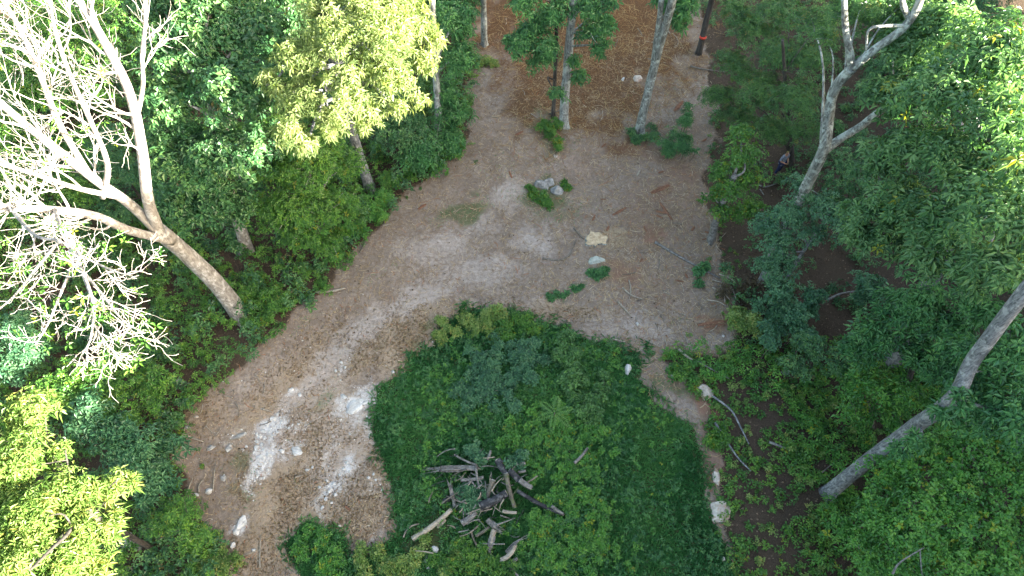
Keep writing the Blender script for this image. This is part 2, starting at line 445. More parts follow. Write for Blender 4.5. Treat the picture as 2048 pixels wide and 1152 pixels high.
MOSS = [(935,420,60,26,-20),(1120,425,70,20,-15,.6),(760,545,40,14,-30,.4),(885,450,30,14,0,.5),(650,800,40,16,-45,.6),(690,745,30,12,-50,.4),(1085,390,55,35,0,.9),(1195,545,26,16,0,1),(1110,593,22,10,0,1),(1155,577,18,8,0,.7),(1110,280,40,50,30,.6),(850,650,30,14,-40,.8),(830,690,14,30,20,.7),(620,640,60,14,-30,.5),(480,930,30,30,0,.7),
        (1345,770,50,18,10,.8),(1360,640,30,12,0,.5),(480,980,50,24,0,.6),(1090,240,40,20,0,.6),(1010,330,70,22,0,.35),(1300,200,60,90,20,.25),(1160,440,40,14,0,.3),(590,940,10,60,0,.3)]
SAW = [(1225,470,40,26,20,.6),(1195,478,44,24,0,.62),(1160,500,30,16,0,.4),(1250,495,18,26,0,.45),(1215,500,20,12,0,.5),(1115,315,10,12,60,.8)]
def smooth(s, w):
    t = np.clip(0.5 + s / (2 * w), 0, 1); return t * t * (3 - 2 * t)
def masks(x, y):
    px, py = project(x, y, hz(x, y))
    bad = (y * ST + (CAM_H - 0) * CT) < 3
    wob = (fbm(x * 1.1, y * 1.1, 21, 3) - 0.5)
    wx, wy = px + (fbm(x * 1.6, y * 1.6, 31, 3) - 0.5) * 46, py + (fbm(x * 1.6, y * 1.6, 41, 3) - 0.5) * 46
    out = poly_sd(px, py, OUTER) + wob * 46
    mnd = np.maximum(poly_sd(px, py, MOUND), poly_sd(px, py, PATCH)) + wob * 26
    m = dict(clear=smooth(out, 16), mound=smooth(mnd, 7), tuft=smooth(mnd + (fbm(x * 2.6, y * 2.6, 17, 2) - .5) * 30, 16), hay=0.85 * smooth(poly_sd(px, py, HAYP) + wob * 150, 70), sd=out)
    for k, L in (('chalk', CHALK), ('pale', PALE), ('tan', TAN), ('red', RED), ('moss', MOSS), ('saw', SAW)):
        m[k] = ell(wx, wy, L)
    for k in m:
        m[k] = np.where(bad, 0, m[k])
    return m

def axis_coords(lo, hi, step, far):
    a = list(np.arange(lo, hi + 1e-6, step)); g = step; b = []
    v = hi
    while v < far: g *= 1.35; v += g; b.append(v)
    c = []; g = step; v = lo
    while v > -far: g *= 1.35; v -= g; c.append(v)
    return np.array(c[::-1] + a + b)
gx = axis_coords(-31, 31, 0.2, 500); gy = axis_coords(0, 39, 0.2, 500)
X, Y = np.meshgrid(gx, gy)
Z = hz(X, Y)
mk = masks(X, Y)
nx, ny = len(gx), len(gy)
idx = np.arange(nx * ny).reshape(ny, nx)
faces = np.stack([idx[:-1, :-1], idx[:-1, 1:], idx[1:, 1:], idx[1:, :-1]], -1).reshape(-1, 4)

def ground_material():
    m, nt, out = new_mat('ground')
    v = coords(nt)
    A, B, C = attr(nt, 'mask_a'), attr(nt, 'mask_b'), attr(nt, 'mask_c')
    nA = tex_noise(nt, 1.1, 6, 0.65, v); nB = tex_noise(nt, 6.0, 6, 0.7, v); nC = tex_noise(nt, 26.0, 5, 0.75, v); nD = tex_noise(nt, 90.0, 3, 0.7, v)
    def edge(msk, amt=0.55, lo=0.36, hi=0.64, big=0.5):
        n = mth(nt, 'ADD', mth(nt, 'MULTIPLY', nB, 1 - big), mth(nt, 'MULTIPLY', nC, big))
        s = mth(nt, 'ADD', msk, mth(nt, 'MULTIPLY', mth(nt, 'SUBTRACT', n, 0.5), amt * 2.2))
        s = mth(nt, 'MULTIPLY', s, mth(nt, 'MULTIPLY', msk, 8.0, None, True))
        return ramp(nt, s, [(lo, (0, 0, 0)), (hi, (1, 1, 1))])
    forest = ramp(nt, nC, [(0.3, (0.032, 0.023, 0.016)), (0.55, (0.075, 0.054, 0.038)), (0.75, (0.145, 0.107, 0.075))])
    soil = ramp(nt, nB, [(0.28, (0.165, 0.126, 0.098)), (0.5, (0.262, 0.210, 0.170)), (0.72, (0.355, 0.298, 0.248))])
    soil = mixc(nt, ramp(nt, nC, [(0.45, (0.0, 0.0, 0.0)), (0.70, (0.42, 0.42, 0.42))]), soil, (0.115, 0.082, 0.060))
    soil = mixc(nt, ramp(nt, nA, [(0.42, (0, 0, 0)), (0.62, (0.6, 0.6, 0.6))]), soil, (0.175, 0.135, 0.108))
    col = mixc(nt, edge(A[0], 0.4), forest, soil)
    hay = ramp(nt, nC, [(0.3, (0.060, 0.032, 0.018)), (0.55, (0.130, 0.072, 0.038)), (0.75, (0.23, 0.14, 0.07))])
    col = mixc(nt, edge(A[1], 0.6, 0.3, 0.7), col, hay)
    tan = ramp(nt, nC, [(0.25, (0.24, 0.175, 0.115)), (0.55, (0.335, 0.258, 0.182)), (0.8, (0.42, 0.34, 0.255))])
    col = mixc(nt, mth(nt, 'MULTIPLY', edge(B[0], 0.6, 0.3, 0.7), 0.8), col, tan)
    pale = ramp(nt, nB, [(0.3, (0.310, 0.262, 0.228)), (0.7, (0.450, 0.400, 0.362))])
    col = mixc(nt, mth(nt, 'MULTIPLY', edge(C[0], 0.6, 0.25, 0.95, 0.3), 0.72), col, pale)
    red = ramp(nt, nC, [(0.35, (0.15, 0.075, 0.05)), (0.65, (0.32, 0.165, 0.105))])
    col = mixc(nt, mth(nt, 'MULTIPLY', edge(B[1], 0.6, 0.36, 0.75), 0.75), col, red)
    moss = ramp(nt, nC, [(0.35, (0.045, 0.070, 0.025)), (0.65, (0.115, 0.135, 0.055))])
    col = mixc(nt, mth(nt, 'MULTIPLY', edge(B[2], 0.6, 0.4, 0.8), 0.75), col, moss)
    col = mixc(nt, edge(C[2], 0.6, 0.4, 0.75), col, ramp(nt, nC, [(0.3, (0.30, 0.22, 0.13)), (0.7, (0.52, 0.42, 0.28))]))
    chalk = ramp(nt, nB, [(0.3, (0.40, 0.385, 0.37)), (0.65, (0.66, 0.66, 0.66))])
    col = mixc(nt, mth(nt, 'MULTIPLY', edge(A[2], 0.7, 0.25, 1.05, 0.5), 0.78), col, chalk)
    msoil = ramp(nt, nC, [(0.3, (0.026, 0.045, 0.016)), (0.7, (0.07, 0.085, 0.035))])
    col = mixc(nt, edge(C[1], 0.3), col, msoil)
    # light and dark crumbs of wood and stone on the bare soil
    vo = nt.nodes.new('ShaderNodeTexVoronoi'); vo.inputs['Scale'].default_value = 16.0; nt.links.new(v, vo.inputs['Vector'])
    sp = mth(nt, 'LESS_THAN', vo.outputs['Distance'], 0.22)
    sc_ = nt.nodes.new('ShaderNodeSeparateColor'); nt.links.new(vo.outputs['Color'], sc_.inputs[0])
    pick = mth(nt, 'MULTIPLY', mth(nt, 'MULTIPLY', sp, mth(nt, 'GREATER_THAN', sc_.outputs[0], 0.72)), A[0])
    col = mixc(nt, mth(nt, 'MULTIPLY', pick, 0.4), col, ramp(nt, sc_.outputs[1], [(0.0, (0.13, 0.09, 0.065)), (0.5, (0.26, 0.19, 0.13)), (1.0, (0.50, 0.44, 0.37))]))
    col = mixc(nt, 0.35, col, mixc(nt, 1.0, col, ramp(nt, nD, [(0.3, (0.45, 0.45, 0.45)), (0.7, (1.55, 1.55, 1.55))]), 'MULTIPLY'))
    p = nt.nodes.new('ShaderNodeBsdfPrincipled'); nt.links.new(col, p.inputs['Base Color'])
    p.inputs['Roughness'].default_value = 0.95; p.inputs['Specular IOR Level'].default_value = 0.15
    b = nt.nodes.new('ShaderNodeBump'); b.inputs['Strength'].default_value = 0.8; b.inputs['Distance'].default_value = 0.06
    nt.links.new(mth(nt, 'ADD', mth(nt, 'MULTIPLY', nB, 0.7), mth(nt, 'MULTIPLY', nC, 0.5)), b.inputs['Height']); nt.links.new(b.outputs[0], p.inputs['Normal'])
    nt.links.new(p.outputs[0], out.inputs['Surface'])
    return m
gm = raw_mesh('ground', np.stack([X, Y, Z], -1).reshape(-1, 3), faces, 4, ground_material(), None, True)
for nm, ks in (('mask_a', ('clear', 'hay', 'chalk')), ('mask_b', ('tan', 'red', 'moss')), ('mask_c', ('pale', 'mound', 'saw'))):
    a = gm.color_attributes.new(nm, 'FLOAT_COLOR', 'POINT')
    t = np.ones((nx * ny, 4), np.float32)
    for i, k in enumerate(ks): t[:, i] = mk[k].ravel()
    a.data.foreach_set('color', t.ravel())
ground = tag(link('ground', gm), kind='structure')

# ------------------------------------------------------------------ stuff lying and growing on it
def scatter(rng, n, x0=-30, x1=30, y0=1, y1=38):
    x = rng.uniform(x0, x1, n); y = rng.uniform(y0, y1, n)
    return x, y, hz(x, y)
def in_frame(x, y, z, pad=60):
    px, py = project(x, y, z)
    return (px > -pad) & (px < 2048 + pad) & (py > -pad) & (py < 1152 + pad)

def strips(rng, x, y, z, L, W, tint, bend=0.25, lift=0.03):
    """curved thin strips lying on the ground: three segments each"""
    n = len(x); th = rng.uniform(0, 2 * math.pi, n); k = rng.normal(0, bend, n)
    v = []
    for i in range(3):
        t = i / 2 - 0.5
        a = th + k * t * 2
        cx = x + np.cos(a) * L * t; cy = y + np.sin(a) * L * t
        w = W * (1.0 if i == 1 else 0.6)
        sx, sy = -np.sin(a) * w, np.cos(a) * w
        zz = hz(cx, cy) + lift * (1 + 0.8 * rng.uniform(-1, 1, n)) + 0.006
        v.append(np.stack([cx + sx, cy + sy, zz], 1)); v.append(np.stack([cx - sx, cy - sy, zz], 1))
    V = np.stack(v, 1)
    q = np.array([[0, 1, 3, 2], [2, 3, 5, 4]])
    F = (np.arange(n)[:, None, None] * 6 + q[None]).reshape(-1, 4)
    T = np.zeros((n, 6, 3)); T[..., 0] = tint[:, None]
    return V.reshape(-1, 3), F, T.reshape(-1, 3)

rng = np.random.default_rng(11)
# straw and wood strips on the bare clearing
x, y, z = scatter(rng, 130000, -18, 14, 2, 34); m_ = masks(x, y)
w = m_['clear'] * (1 - m_['mound']) * (0.35 + 0.65 * fbm(x * 0.5, y * 0.5, 77, 3)) * (1 - 0.75 * m_['pale']) * (1 - 0.7 * m_['chalk'])
px_, py_ = project(x, y, z)
w = w * np.where(soft_ellipse(px_, py_, 1370, 570, 150, 170, 0, 0.6) > 0.3, 1.5, 0.75)
k = rng.uniform(0, 1, len(x)) < w
x, y, z = x[k], y[k], z[k]
px_, py_ = project(x, y, z)
v, f, t = strips(rng, x, y, z, (rng.gamma(2.0, 0.09, len(x)) + 0.05) * np.where((px_ < 800) & (py_ > 600), .6, 1.0), rng.uniform(0.005, 0.012, len(x)), rng.uniform(0, 1, len(x)) ** 1.2)
tag(link('straw_litter', raw_mesh('straw_litter', v, f, 4, M['straw'], t)), 'straw and shredded wood strewn over the bare clearing floor', 'litter', kind='stuff')
# hay-like strands at the back
x, y, z = scatter(rng, 46000, -4, 16, 19, 40); m_ = masks(x, y)
k = rng.uniform(0, 1, len(x)) < m_['hay'] * (0.25 + 0.75 * smooth(fbm(x * 0.45, y * 0.45, 99, 3) - 0.5, 0.12))
x, y, z = x[k], y[k], z[k]
v, f, t = strips(rng, x, y, z, rng.gamma(3.0, 0.16, len(x)) + 0.1, rng.uniform(0.006, 0.013, len(x)), rng.uniform(0, 1, len(x)), 0.5, 0.05)
tag(link('hay_litter', raw_mesh('hay_litter', v, f, 4, M['hay'], t)), 'orange brown strands of old hay matted between the rear trunks', 'litter', kind='stuff')
# fallen leaves on the forest floor
lv = Leaves()
x, y, z = scatter(rng, 42000); m_ = masks(x, y)
k = (rng.uniform(0, 1, len(x)) < (1 - 0.94 * m_['clear']) * (1 - m_['mound'])) & in_frame(x, y, z)
x, y, z = x[k], y[k], z[k]; n = len(x)
a = rng.uniform(0, 6.283, n)
d = norm(np.stack([np.cos(a), np.sin(a), rng.normal(0, 0.2, n)], 1))
lv.add(np.stack([x, y, z + 0.025], 1), d, norm(np.stack([rng.normal(0, .3, n), rng.normal(0, .3, n), np.ones(n)], 1)), rng.uniform(0.06, 0.13, n), rng.uniform(0.02, 0.045, n), np.repeat(rng.uniform(0, 1, (n, 1)), 3, 1))
tag(link('leaf_litter', lv.mesh('leaf_litter', M['leaf_litter'])), 'brown fallen leaves covering the shaded forest floor', 'litter', kind='stuff')
# blades of the green grass on the mound, and short moss-green tufts in the clearing
def blades(x, y, z, Lr, Wr, tint, mat, name, label, lean=0.7):
    n = len(x); a = rng.uniform(0, 6.283, n)
    d = norm(np.stack([np.cos(a) * lean, np.sin(a) * lean, rng.uniform(0.25, 1.0, n)], 1))
    nn = norm(np.stack([-np.cos(a) * .5, -np.sin(a) * .5, np.ones(n)], 1))
    lv = Leaves(); T = np.repeat(tint[:, None], 3, 1)
    lv.add(np.stack([x, y, z - 0.01], 1), d, nn, rng.uniform(*Lr, n), rng.uniform(*Wr, n), T, 0.2, 0.35)
    return tag(link(name, lv.mesh(name, mat)), label, 'grass', kind='stuff')
x, y, z = scatter(rng, 260000, -10, 12, 1.5, 18); m_ = masks(x, y)
cl = fbm(x * 1.3, y * 1.3, 55, 3)
k = (rng.uniform(0, 1, len(x)) < m_['tuft'] * (0.55 + 0.9 * (cl - 0.25)))
px_, py_ = project(x, y, z)
bare = ell(px_, py_, [(735, 1085, 40, 22), (860, 1085, 46, 40), (880, 1050, 30, 30), (830, 1100, 20, 30), (1222, 715, 12, 14), (905, 870, 14, 10, 0, .5), (880, 1000, 30, 25, 0, .7), (1310, 810, 20, 10)])
k &= rng.uniform(0, 1, len(x)) > bare
x, y, z, cl = x[k], y[k], z[k], cl[k]
big = fbm(x * 0.55 + 3, y * 0.55, 61, 3)
blades(x, y, z, (0.12, 0.42), (0.010, 0.024), np.clip(0.6 * rng.uniform(0, 1, len(x)) + 1.3 * (big - 0.36), 0, 1), M['grass'], 'grass', 'dark green grass covering the mound in the middle', 1.15)
x, y, z = scatter(rng, 140000, -14, 14, 2, 30); m_ = masks(x, y)
k = rng.uniform(0, 1, len(x)) < 1.0 * np.clip(m_['moss'] * 1.4 - 0.15, 0, 1) * m_['clear'] * (1 - m_['mound']) * smooth(fbm(x * 1.8, y * 1.8, 71, 3) - 0.48, 0.12)
x, y, z = x[k], y[k], z[k]
blades(x, y, z, (0.04, 0.14), (0.006, 0.014), rng.uniform(0.3, 1, len(x)), M['grass'], 'grass', 'thin green grass growing in patches on the bare clearing', 0.9)
x, y, z = scatter(rng, 220000, -16, 4, 1.5, 16); m_ = masks(x, y)
k = rng.uniform(0, 1, len(x)) < m_['tan'] * m_['clear'] * (1 - m_['mound']) * (1 - 0.9 * m_['chalk']) * (1 - 0.5 * m_['pale']) * smooth(fbm(x * 0.9, y * 0.9, 81, 3) - 0.47, 0.14)
x, y, z = x[k], y[k], z[k]
blades(x, y, z, (0.06, 0.20), (0.005, 0.011), rng.uniform(0, 1, len(x)), M['dry_grass'], 'dry_grass', 'tan dried grass lying along the dirt track', 1.2)
# white crumbs round the broken stone
x, y, z = scatter(rng, 60000, -14, -3, 1.5, 16); m_ = masks(x, y)
k = rng.uniform(0, 1, len(x)) < 0.3 * m_['chalk'] * m_['clear'] + 0.010 * m_['clear'] * (1 - m_['mound'])
x, y, z = x[k], y[k], z[k]; n = len(x)
s_ = rng.gamma(1.6, 0.008, n)[:, None, None] + 0.006
oct_ = np.array([[1, 0, 0], [0, 1, 0], [-1, 0, 0], [0, -1, 0], [0, 0, 0.8]], float)
V = np.stack([x, y, z], 1)[:, None] + s_ * (oct_[None] * rng.uniform(0.6, 1.3, (n, 5, 3)) + rng.normal(0, 0.15, (n, 5, 3)))
F = (np.arange(n)[:, None, None] * 5 + np.array([[0, 1, 4], [1, 2, 4], [2, 3, 4], [3, 0, 4]])[None]).reshape(-1, 3)
T = np.repeat(rng.uniform(0, 1, (n, 1, 3)), 5, 1)
tag(link('gravel', raw_mesh('gravel', V.reshape(-1, 3), F, 3, M['gravel'], T.reshape(-1, 3))), 'white stone crumbs scattered round the broken rock on the track', 'gravel', kind='stuff')

# ------------------------------------------------------------------ trees
KIND = {  # spray radius, whorls per spray, leaflets, leaf length, half width, flatness
 'hick':  dict(R=0.50, w=7,  k=6, L=0.205, W=0.036, flat=0.35, lift=(-0.75, 0.4), droop=0.25, den=46),
 'lit':   dict(R=0.45, w=8,  k=6, L=0.19, W=0.024, flat=0.35, lift=(-0.9, 0.5), droop=0.35, den=44),
 'oak':   dict(R=0.45, w=6,  k=5, L=0.20, W=0.052, flat=0.35, lift=(-0.6, 0.3), droop=0.22, den=38),
 'ovate': dict(R=0.40, w=9,  k=4, L=0.13, W=0.038, flat=0.40, lift=(-0.4, 0.5), droop=0.15, den=46),
 'fine':  dict(R=0.50, w=12, k=6, L=0.13, W=0.017, flat=0.15, lift=(-0.25, 0.25), droop=0.10, den=40),
 'far':   dict(R=0.6, w=5,  k=4, L=0.36, W=0.10, flat=0.4, lift=(-0.5, 0.5), droop=0.2, den=30),
 'vine':  dict(R=0.24, w=8,  k=4, L=0.095, W=0.03, flat=0.5, lift=(-0.3, 0.5), droop=0.1, den=70),
 'small': dict(R=0.36, w=8,  k=5, L=0.12, W=0.028, flat=0.35, lift=(-0.4, 0.4), droop=0.12, den=60),
}
UP = np.array([0, 0, 1.0])
def blob_points(rng, c, r, rz, n, seed):
    d = norm(rng.normal(size=(n, 3)))
    d[:, 2] = np.abs(d[:, 2]) * np.where(rng.uniform(size=n) < 0.72, 1, -1)
    lump = 0.38 + 1.0 * noise(d[:, 0] * 1.9 + 7, d[:, 1] * 1.9 + 7, d[:, 2] * 1.9 + 7, seed)
    rad = rng.uniform(0, 1, n) ** 0.42 * lump
    return c + d * rad[:, None] * np.array([r, r, rz]), d
def crown(lv, tw, rng, blobs, kind, dens=1.0):
    K = KIND[kind]
    for bi, (c, r, rz) in enumerate(blobs):
        n = max(5, int(K['den'] * r * r * dens))
        p, d = blob_points(rng, c, r, rz, n, int(rng.integers(1e6)))
        o = norm(d * 1.0 + UP * 0.35) if kind == 'lit' else norm(d * 0.6 + UP * 0.75)
        e1 = norm(np.cross(o, norm(rng.normal(size=(n, 3))))); e2 = np.cross(o, e1)
        w = K['w']; Rs = K['R'] * min(1.0, 0.45 + r * 0.4)
        a = rng.uniform(0, 6.283, (n, w)); q = np.sqrt(rng.uniform(0.02, 1, (n, w))) * Rs
        pos = p[:, None] + (np.cos(a) * q)[..., None] * e1[:, None] + (np.sin(a) * q)[..., None] * e2[:, None] + (rng.normal(0, K['flat'] * 0.35, (n, w)) * Rs - 0.25 * q * q / Rs)[..., None] * o[:, None]
        ax = o[:, None] + rng.normal(0, 0.32, (n, w, 3)) + (np.cos(a)[..., None] * e1[:, None] + np.sin(a)[..., None] * e2[:, None]) * 0.25
        ct = np.clip(np.repeat(np.clip(rng.uniform(0.0, 0.85, n) + 0.3 * (d[:, 2] - .2), 0, 1)[:, None], w, 1) + rng.normal(0, 0.12, (n, w)), 0, 1)  # sprays higher on a blob tinted lighter, top light painted into the leaves
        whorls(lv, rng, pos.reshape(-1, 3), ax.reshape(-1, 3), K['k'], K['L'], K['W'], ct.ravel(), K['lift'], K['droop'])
        if tw is not None:
            for i in rng.choice(n, min(n, max(3, int(n * 0.16))), replace=False):
                m0 = c + (p[i] - c) * 0.35 + rng.normal(0, 0.12, 3) - UP * 0.15 * rz
                tw.add([c - UP * rz * 0.25, m0, p[i]], [0.022 + 0.012 * r, 0.016, 0.006], 4, sub=2, cap=False)

def px_blobs(L, flat=0.68):
    out = []
    for b in L:
        r = b[3] / scale_at(b[0], b[1], b[2])
        out.append((P(b[0], b[1], b[2]), r, r * flat))
    return out
def px_path(path):
    return np.array([G(*path[0][:2], -0.15)] + [P(*q) for q in path[1:]])
N_TRI = 0
def tree(name, label, path, r0, r1, bark, blobs=(), kind='oak', leaf='leaf_oak', limbs=(), cat='tree', group=None, seed=1, dens=1.0, sides=16, flare=0.6, rough=0.12, flat=0.68, reach=True, extra=None):
    rng = np.random.default_rng(seed)
    pts = px_path(path); base = pts[0] + UP * 0.15
    t = thing(name, base, label, cat, group)
    tb = Tubes(); rad = np.linspace(0, 1, len(pts)); rad = r0 + (r1 - r0) * rad
    tb.add(pts, rad, sides, rough, seed, 8, flare)
    trunk = link('trunk', tb.mesh('trunk', M[bark], base), t)
    dense, drad = catmull(pts, rad, 8) if len(pts) > 2 else (pts[0] + (pts[-1] - pts[0]) * np.linspace(0, 1, 16)[:, None], np.linspace(r0, r1, 16))
    for lp, a, b in limbs:
        lb = Tubes(); lpts = np.array([P(*q) for q in lp])
        lb.add(lpts, np.linspace(a, b, len(lpts)), 12, rough, seed + 5, 6)
        link('limb', lb.mesh('limb', M[bark], base), t)
        dl, dr = catmull(lpts, np.linspace(a, b, len(lpts)), 6) if len(lpts) > 2 else (lpts, np.array([a, b]))
        dense = np.concatenate([dense, dl]); drad = np.concatenate([drad, dr])
    if blobs:
        bl = px_blobs(blobs, flat); lv = Leaves(); tw = Tubes()
        if reach:
            for c, r, rz in bl:
                hd = np.linalg.norm(dense[:, :2] - c[:2], axis=1)
                j = int(np.argmin(np.abs(dense[:, 2] - np.maximum(c[2] - 0.6 * hd, 0.8)) + 0.25 * hd))
                s = dense[j]; mid = s * 0.45 + c * 0.55 + np.array([*rng.normal(0, 0.2, 2), 0.12 * np.linalg.norm(c - s)])
                ra = (.6 if kind == 'fine' else 1) * min(drad[j] * 0.6, 0.03 + 0.025 * r + 0.008 * np.linalg.norm(c - s))
                tw.add([s, mid, c - UP * rz * 0.2], [ra, ra * 0.7, ra * 0.4], 6, 0.08, seed, 4, cap=False)
        crown(lv, tw, rng, bl, kind, dens)
        if extra: extra(lv, rng)
        link('branches', tw.mesh('branches', M[bark], base), t)['kind'] = 'stuff'
        link('crown', lv.mesh('crown', M[leaf], base), t)['kind'] = 'stuff'
    return t

# -- the half-dead pale tree on the left, its twigs in full sun
def bare_twigs(tb, tips, rng, p, d, L, r, lvl, droop=0.0):
    n = 5 if lvl > 0 else 4
    pts = [p]; dd = norm(d)
    for i in range(n):
        dd = norm(dd + rng.normal(0, 0.20, 3) + np.array([0, 0, 0.10 - droop * 0.18]))
        pts.append(pts[-1] + dd * L / n)
    pts = np.array(pts); rad = np.linspace(r, max(0.006, r * 0.35), len(pts))
    tb.add(pts, rad, 6 if lvl > 1 else (4 if lvl == 1 else 3), sub=1, cap=False)
    tips.append(pts[-1])
    if lvl == 0: return
    for i in range(int(rng.integers(3, 6)) if lvl > 1 else int(rng.integers(2, 4))):
        j = int(rng.integers(1, len(pts)))
        ax = norm(np.cross(dd, rng.normal(size=3)))
        nd = norm(norm(pts[j] - pts[j - 1]) * 0.75 + ax * rng.uniform(0.5, 1.0))
        bare_twigs(tb, tips, rng, pts[j], nd, L * rng.uniform(0.5, 0.85), rad[j] * 0.6, lvl - 1, droop)
def bare_tree():
    rng = np.random.default_rng(5)
    base = G(485, 632)
    t = thing('bare_tree', base, 'large pale leaning tree with mostly bare sunlit limbs beside the track', 'tree')
    pts = np.array([G(488, 640, -0.2), P(440, 575, 2.3), P(375, 510, 4.8), P(318, 462, 7.2)])
    tb = Tubes(); tb.add(pts, [0.43, 0.37, 0.33, 0.30], 20, 0.06, 2, 10, 0.35)
    link('trunk', tb.mesh('trunk', M['bark_pale'], base), t)
    limbs = [
     ([(318,462,7.2),(296,400,9.0),(284,300,11.0),(262,195,12.9),(215,95,14.8),(150,-10,16.4),(90,-90,17.5)], .30, .10),
     ([(276,225,12.4),(286,170,13.2),(284,110,14.1),(290,40,15.2),(288,-60,16.4)], .10, .05),
     ([(322,468,7.1),(262,410,8.8),(205,370,10.4),(140,320,11.9),(70,265,13.3),(-20,190,14.9),(-90,140,15.8)], .27, .10),
     ([(345,482,6.4),(262,462,8.4),(190,432,10.0),(110,420,11.3),(20,415,12.5),(-80,400,13.6)], .24, .11),
     ([(180,352,11.0),(120,250,13.0),(80,150,14.8),(40,60,16.2),(-10,-30,17.3)], .14, .06),
     ([(240,395,9.6),(150,375,11.4),(60,345,13.0),(-30,320,14.3)], .13, .06),
     ([(205,395,10.0),(215,330,11.3),(180,240,13.3),(140,150,15.0),(110,60,16.3),(95,-40,17.4)], .13, .05),
     ([(110,420,11.4),(128,470,13.2),(165,545,14.6),(186,610,15.0),(184,665,15.0),(170,705,14.9)], .085, .022),
     ([(20,415,12.6),(70,470,14.0),(120,480,14.3)], .08, .04),
     ([(160,535,14.5),(205,590,14.9),(245,640,15.0),(285,665,15.0)], .05, .016),
     ([(150,520,14.3),(120,590,14.8),(95,650,15.0),(70,690,15.0)], .05, .016),
     ([(120,480,14.2),(70,540,14.7),(30,590,15.0),(-10,625,15.1)], .05, .018),
     ([(140,500,14.2),(200,530,14.7),(250,548,14.9),(285,540,15.0)], .045, .014),
     ([(182,640,15.0),(215,690,15.1),(235,715,15.1)], .035, .012),
    ]
    tb2 = Tubes(); tips = []
    for li, (lp, a, b) in enumerate(limbs):
        lpts = np.array([P(*q) for q in lp]); rr = np.linspace(a, b, len(lpts)) * .72
        lb = Tubes(); lb.add(lpts, rr, 14, 0.07, 20 + li, 6)
        link('limb', lb.mesh('limb', M['bark_pale'], base), t)
        dp, dr = catmull(lpts, rr, 6)
        drooping = li >= 7
        n = (14 if li == 7 else 7 if drooping else 11) if li != 1 else 5
        for i in range(n):
            lo = 0.30 if not drooping else 0.12; f = lo + (1 - lo) * (i + rng.uniform(.1, .9)) / n
            j = min(len(dp) - 1, max(1, int(f * (len(dp) - 1))))
            tan = norm(dp[j] - dp[j - 1]); ax = norm(np.cross(tan, rng.normal(size=3)))
            nd = tan * 0.7 + ax * 0.8
            if li in (0, 1): nd = nd * np.array([1, 1, 1]) + np.array([-0.35, 0, 0])
            L = rng.uniform(1.0, 2.2) if not drooping else rng.uniform(0.5, 1.0) * (1.1 - .5 * f)
            bare_twigs(tb2, tips, rng, dp[j], nd, L, min(0.05, dr[j] * 0.45), 2, 0.5 if drooping else 0.0)
    link('twigs', tb2.mesh('twigs', M['twig_pale'], base), t)['kind'] = 'stuff'
    tips = np.array(tips); sel = tips[rng.uniform(size=len(tips)) < 0.075]
    lv = Leaves()
    pos = (sel[:, None] + rng.normal(0, 0.10, (len(sel), 3, 3))).reshape(-1, 3)
    whorls(lv, rng, pos, UP + rng.normal(0, .5, pos.shape), 4, 0.10, 0.022, rng.uniform(0.3, 1, len(pos)), (-0.5, 0.4), 0.2)
    link('foliage', lv.mesh('foliage', M['leaf_brush'], base), t)['kind'] = 'stuff'
bare_tree()

# -- left side
tree('broadleaf_tree', 'dark green broadleaf tree crowding behind the pale bare limbs', [(495,502),(470,420,2.8),(445,330,5.6),(420,200,9.2)], .30, .12, 'bark_pale',
     [(395,80,10.5,95),(455,170,10,95),(345,195,9,80),(505,55,10.5,75),(385,320,7.2,90),(455,290,8,80),(520,285,6,70),(570,15,9.5,60),(330,90,10,60),(420,0,11.5,80),(340,280,7,60),(430,390,5,70),(360,400,4.5,70),(480,420,3.8,40),(510,180,8.5,60),(320,0,10,60)],
     'oak', 'leaf_oak', seed=12, dens=.85)
tree('broadleaf_tree', 'mid green understory tree at the track edge below the sunlit crown', [(640,500),(632,440,1.6),(620,360,3.6),(605,300,5)], .16, .06, 'bark_pale',
     [(620,330,5,75),(585,410,3.6,70),(650,420,3,60),(560,270,5.5,60),(690,330,3.4,50),(560,340,4.5,60),(650,270,5.2,50),(600,470,2.3,45),(690,410,2.2,45),(540,430,3,45),(660,490,1.6,40)],
     'small', 'leaf_brush', seed=13, dens=.8)
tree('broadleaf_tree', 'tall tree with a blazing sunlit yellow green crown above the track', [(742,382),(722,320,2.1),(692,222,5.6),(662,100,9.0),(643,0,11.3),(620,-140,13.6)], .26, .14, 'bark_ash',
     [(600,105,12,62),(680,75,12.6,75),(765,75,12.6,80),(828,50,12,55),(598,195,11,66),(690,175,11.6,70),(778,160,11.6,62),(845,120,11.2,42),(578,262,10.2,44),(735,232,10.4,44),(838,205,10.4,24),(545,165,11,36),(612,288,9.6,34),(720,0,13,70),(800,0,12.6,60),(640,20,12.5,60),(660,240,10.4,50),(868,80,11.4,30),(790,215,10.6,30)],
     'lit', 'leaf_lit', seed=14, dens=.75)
tree('broadleaf_tree', 'slim grey trunk with shaggy bark right of the sunlit crown', [(877,314),(876,220,2.4),(870,120,5.4),(864,0,9.0),(860,-120,12)], .19, .12, 'bark_grey',
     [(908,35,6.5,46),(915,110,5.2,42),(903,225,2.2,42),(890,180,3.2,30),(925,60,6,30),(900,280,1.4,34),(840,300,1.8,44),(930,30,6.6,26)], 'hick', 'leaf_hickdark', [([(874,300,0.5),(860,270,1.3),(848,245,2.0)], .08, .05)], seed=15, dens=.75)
tree('broadleaf_tree', 'straight grey trunk rising from the hay, nearest the top edge', [(969,94),(968,50,1.6),(967,0,3.4),(966,-140,9)], .19, .15, 'bark_grey', seed=16, rough=.08)
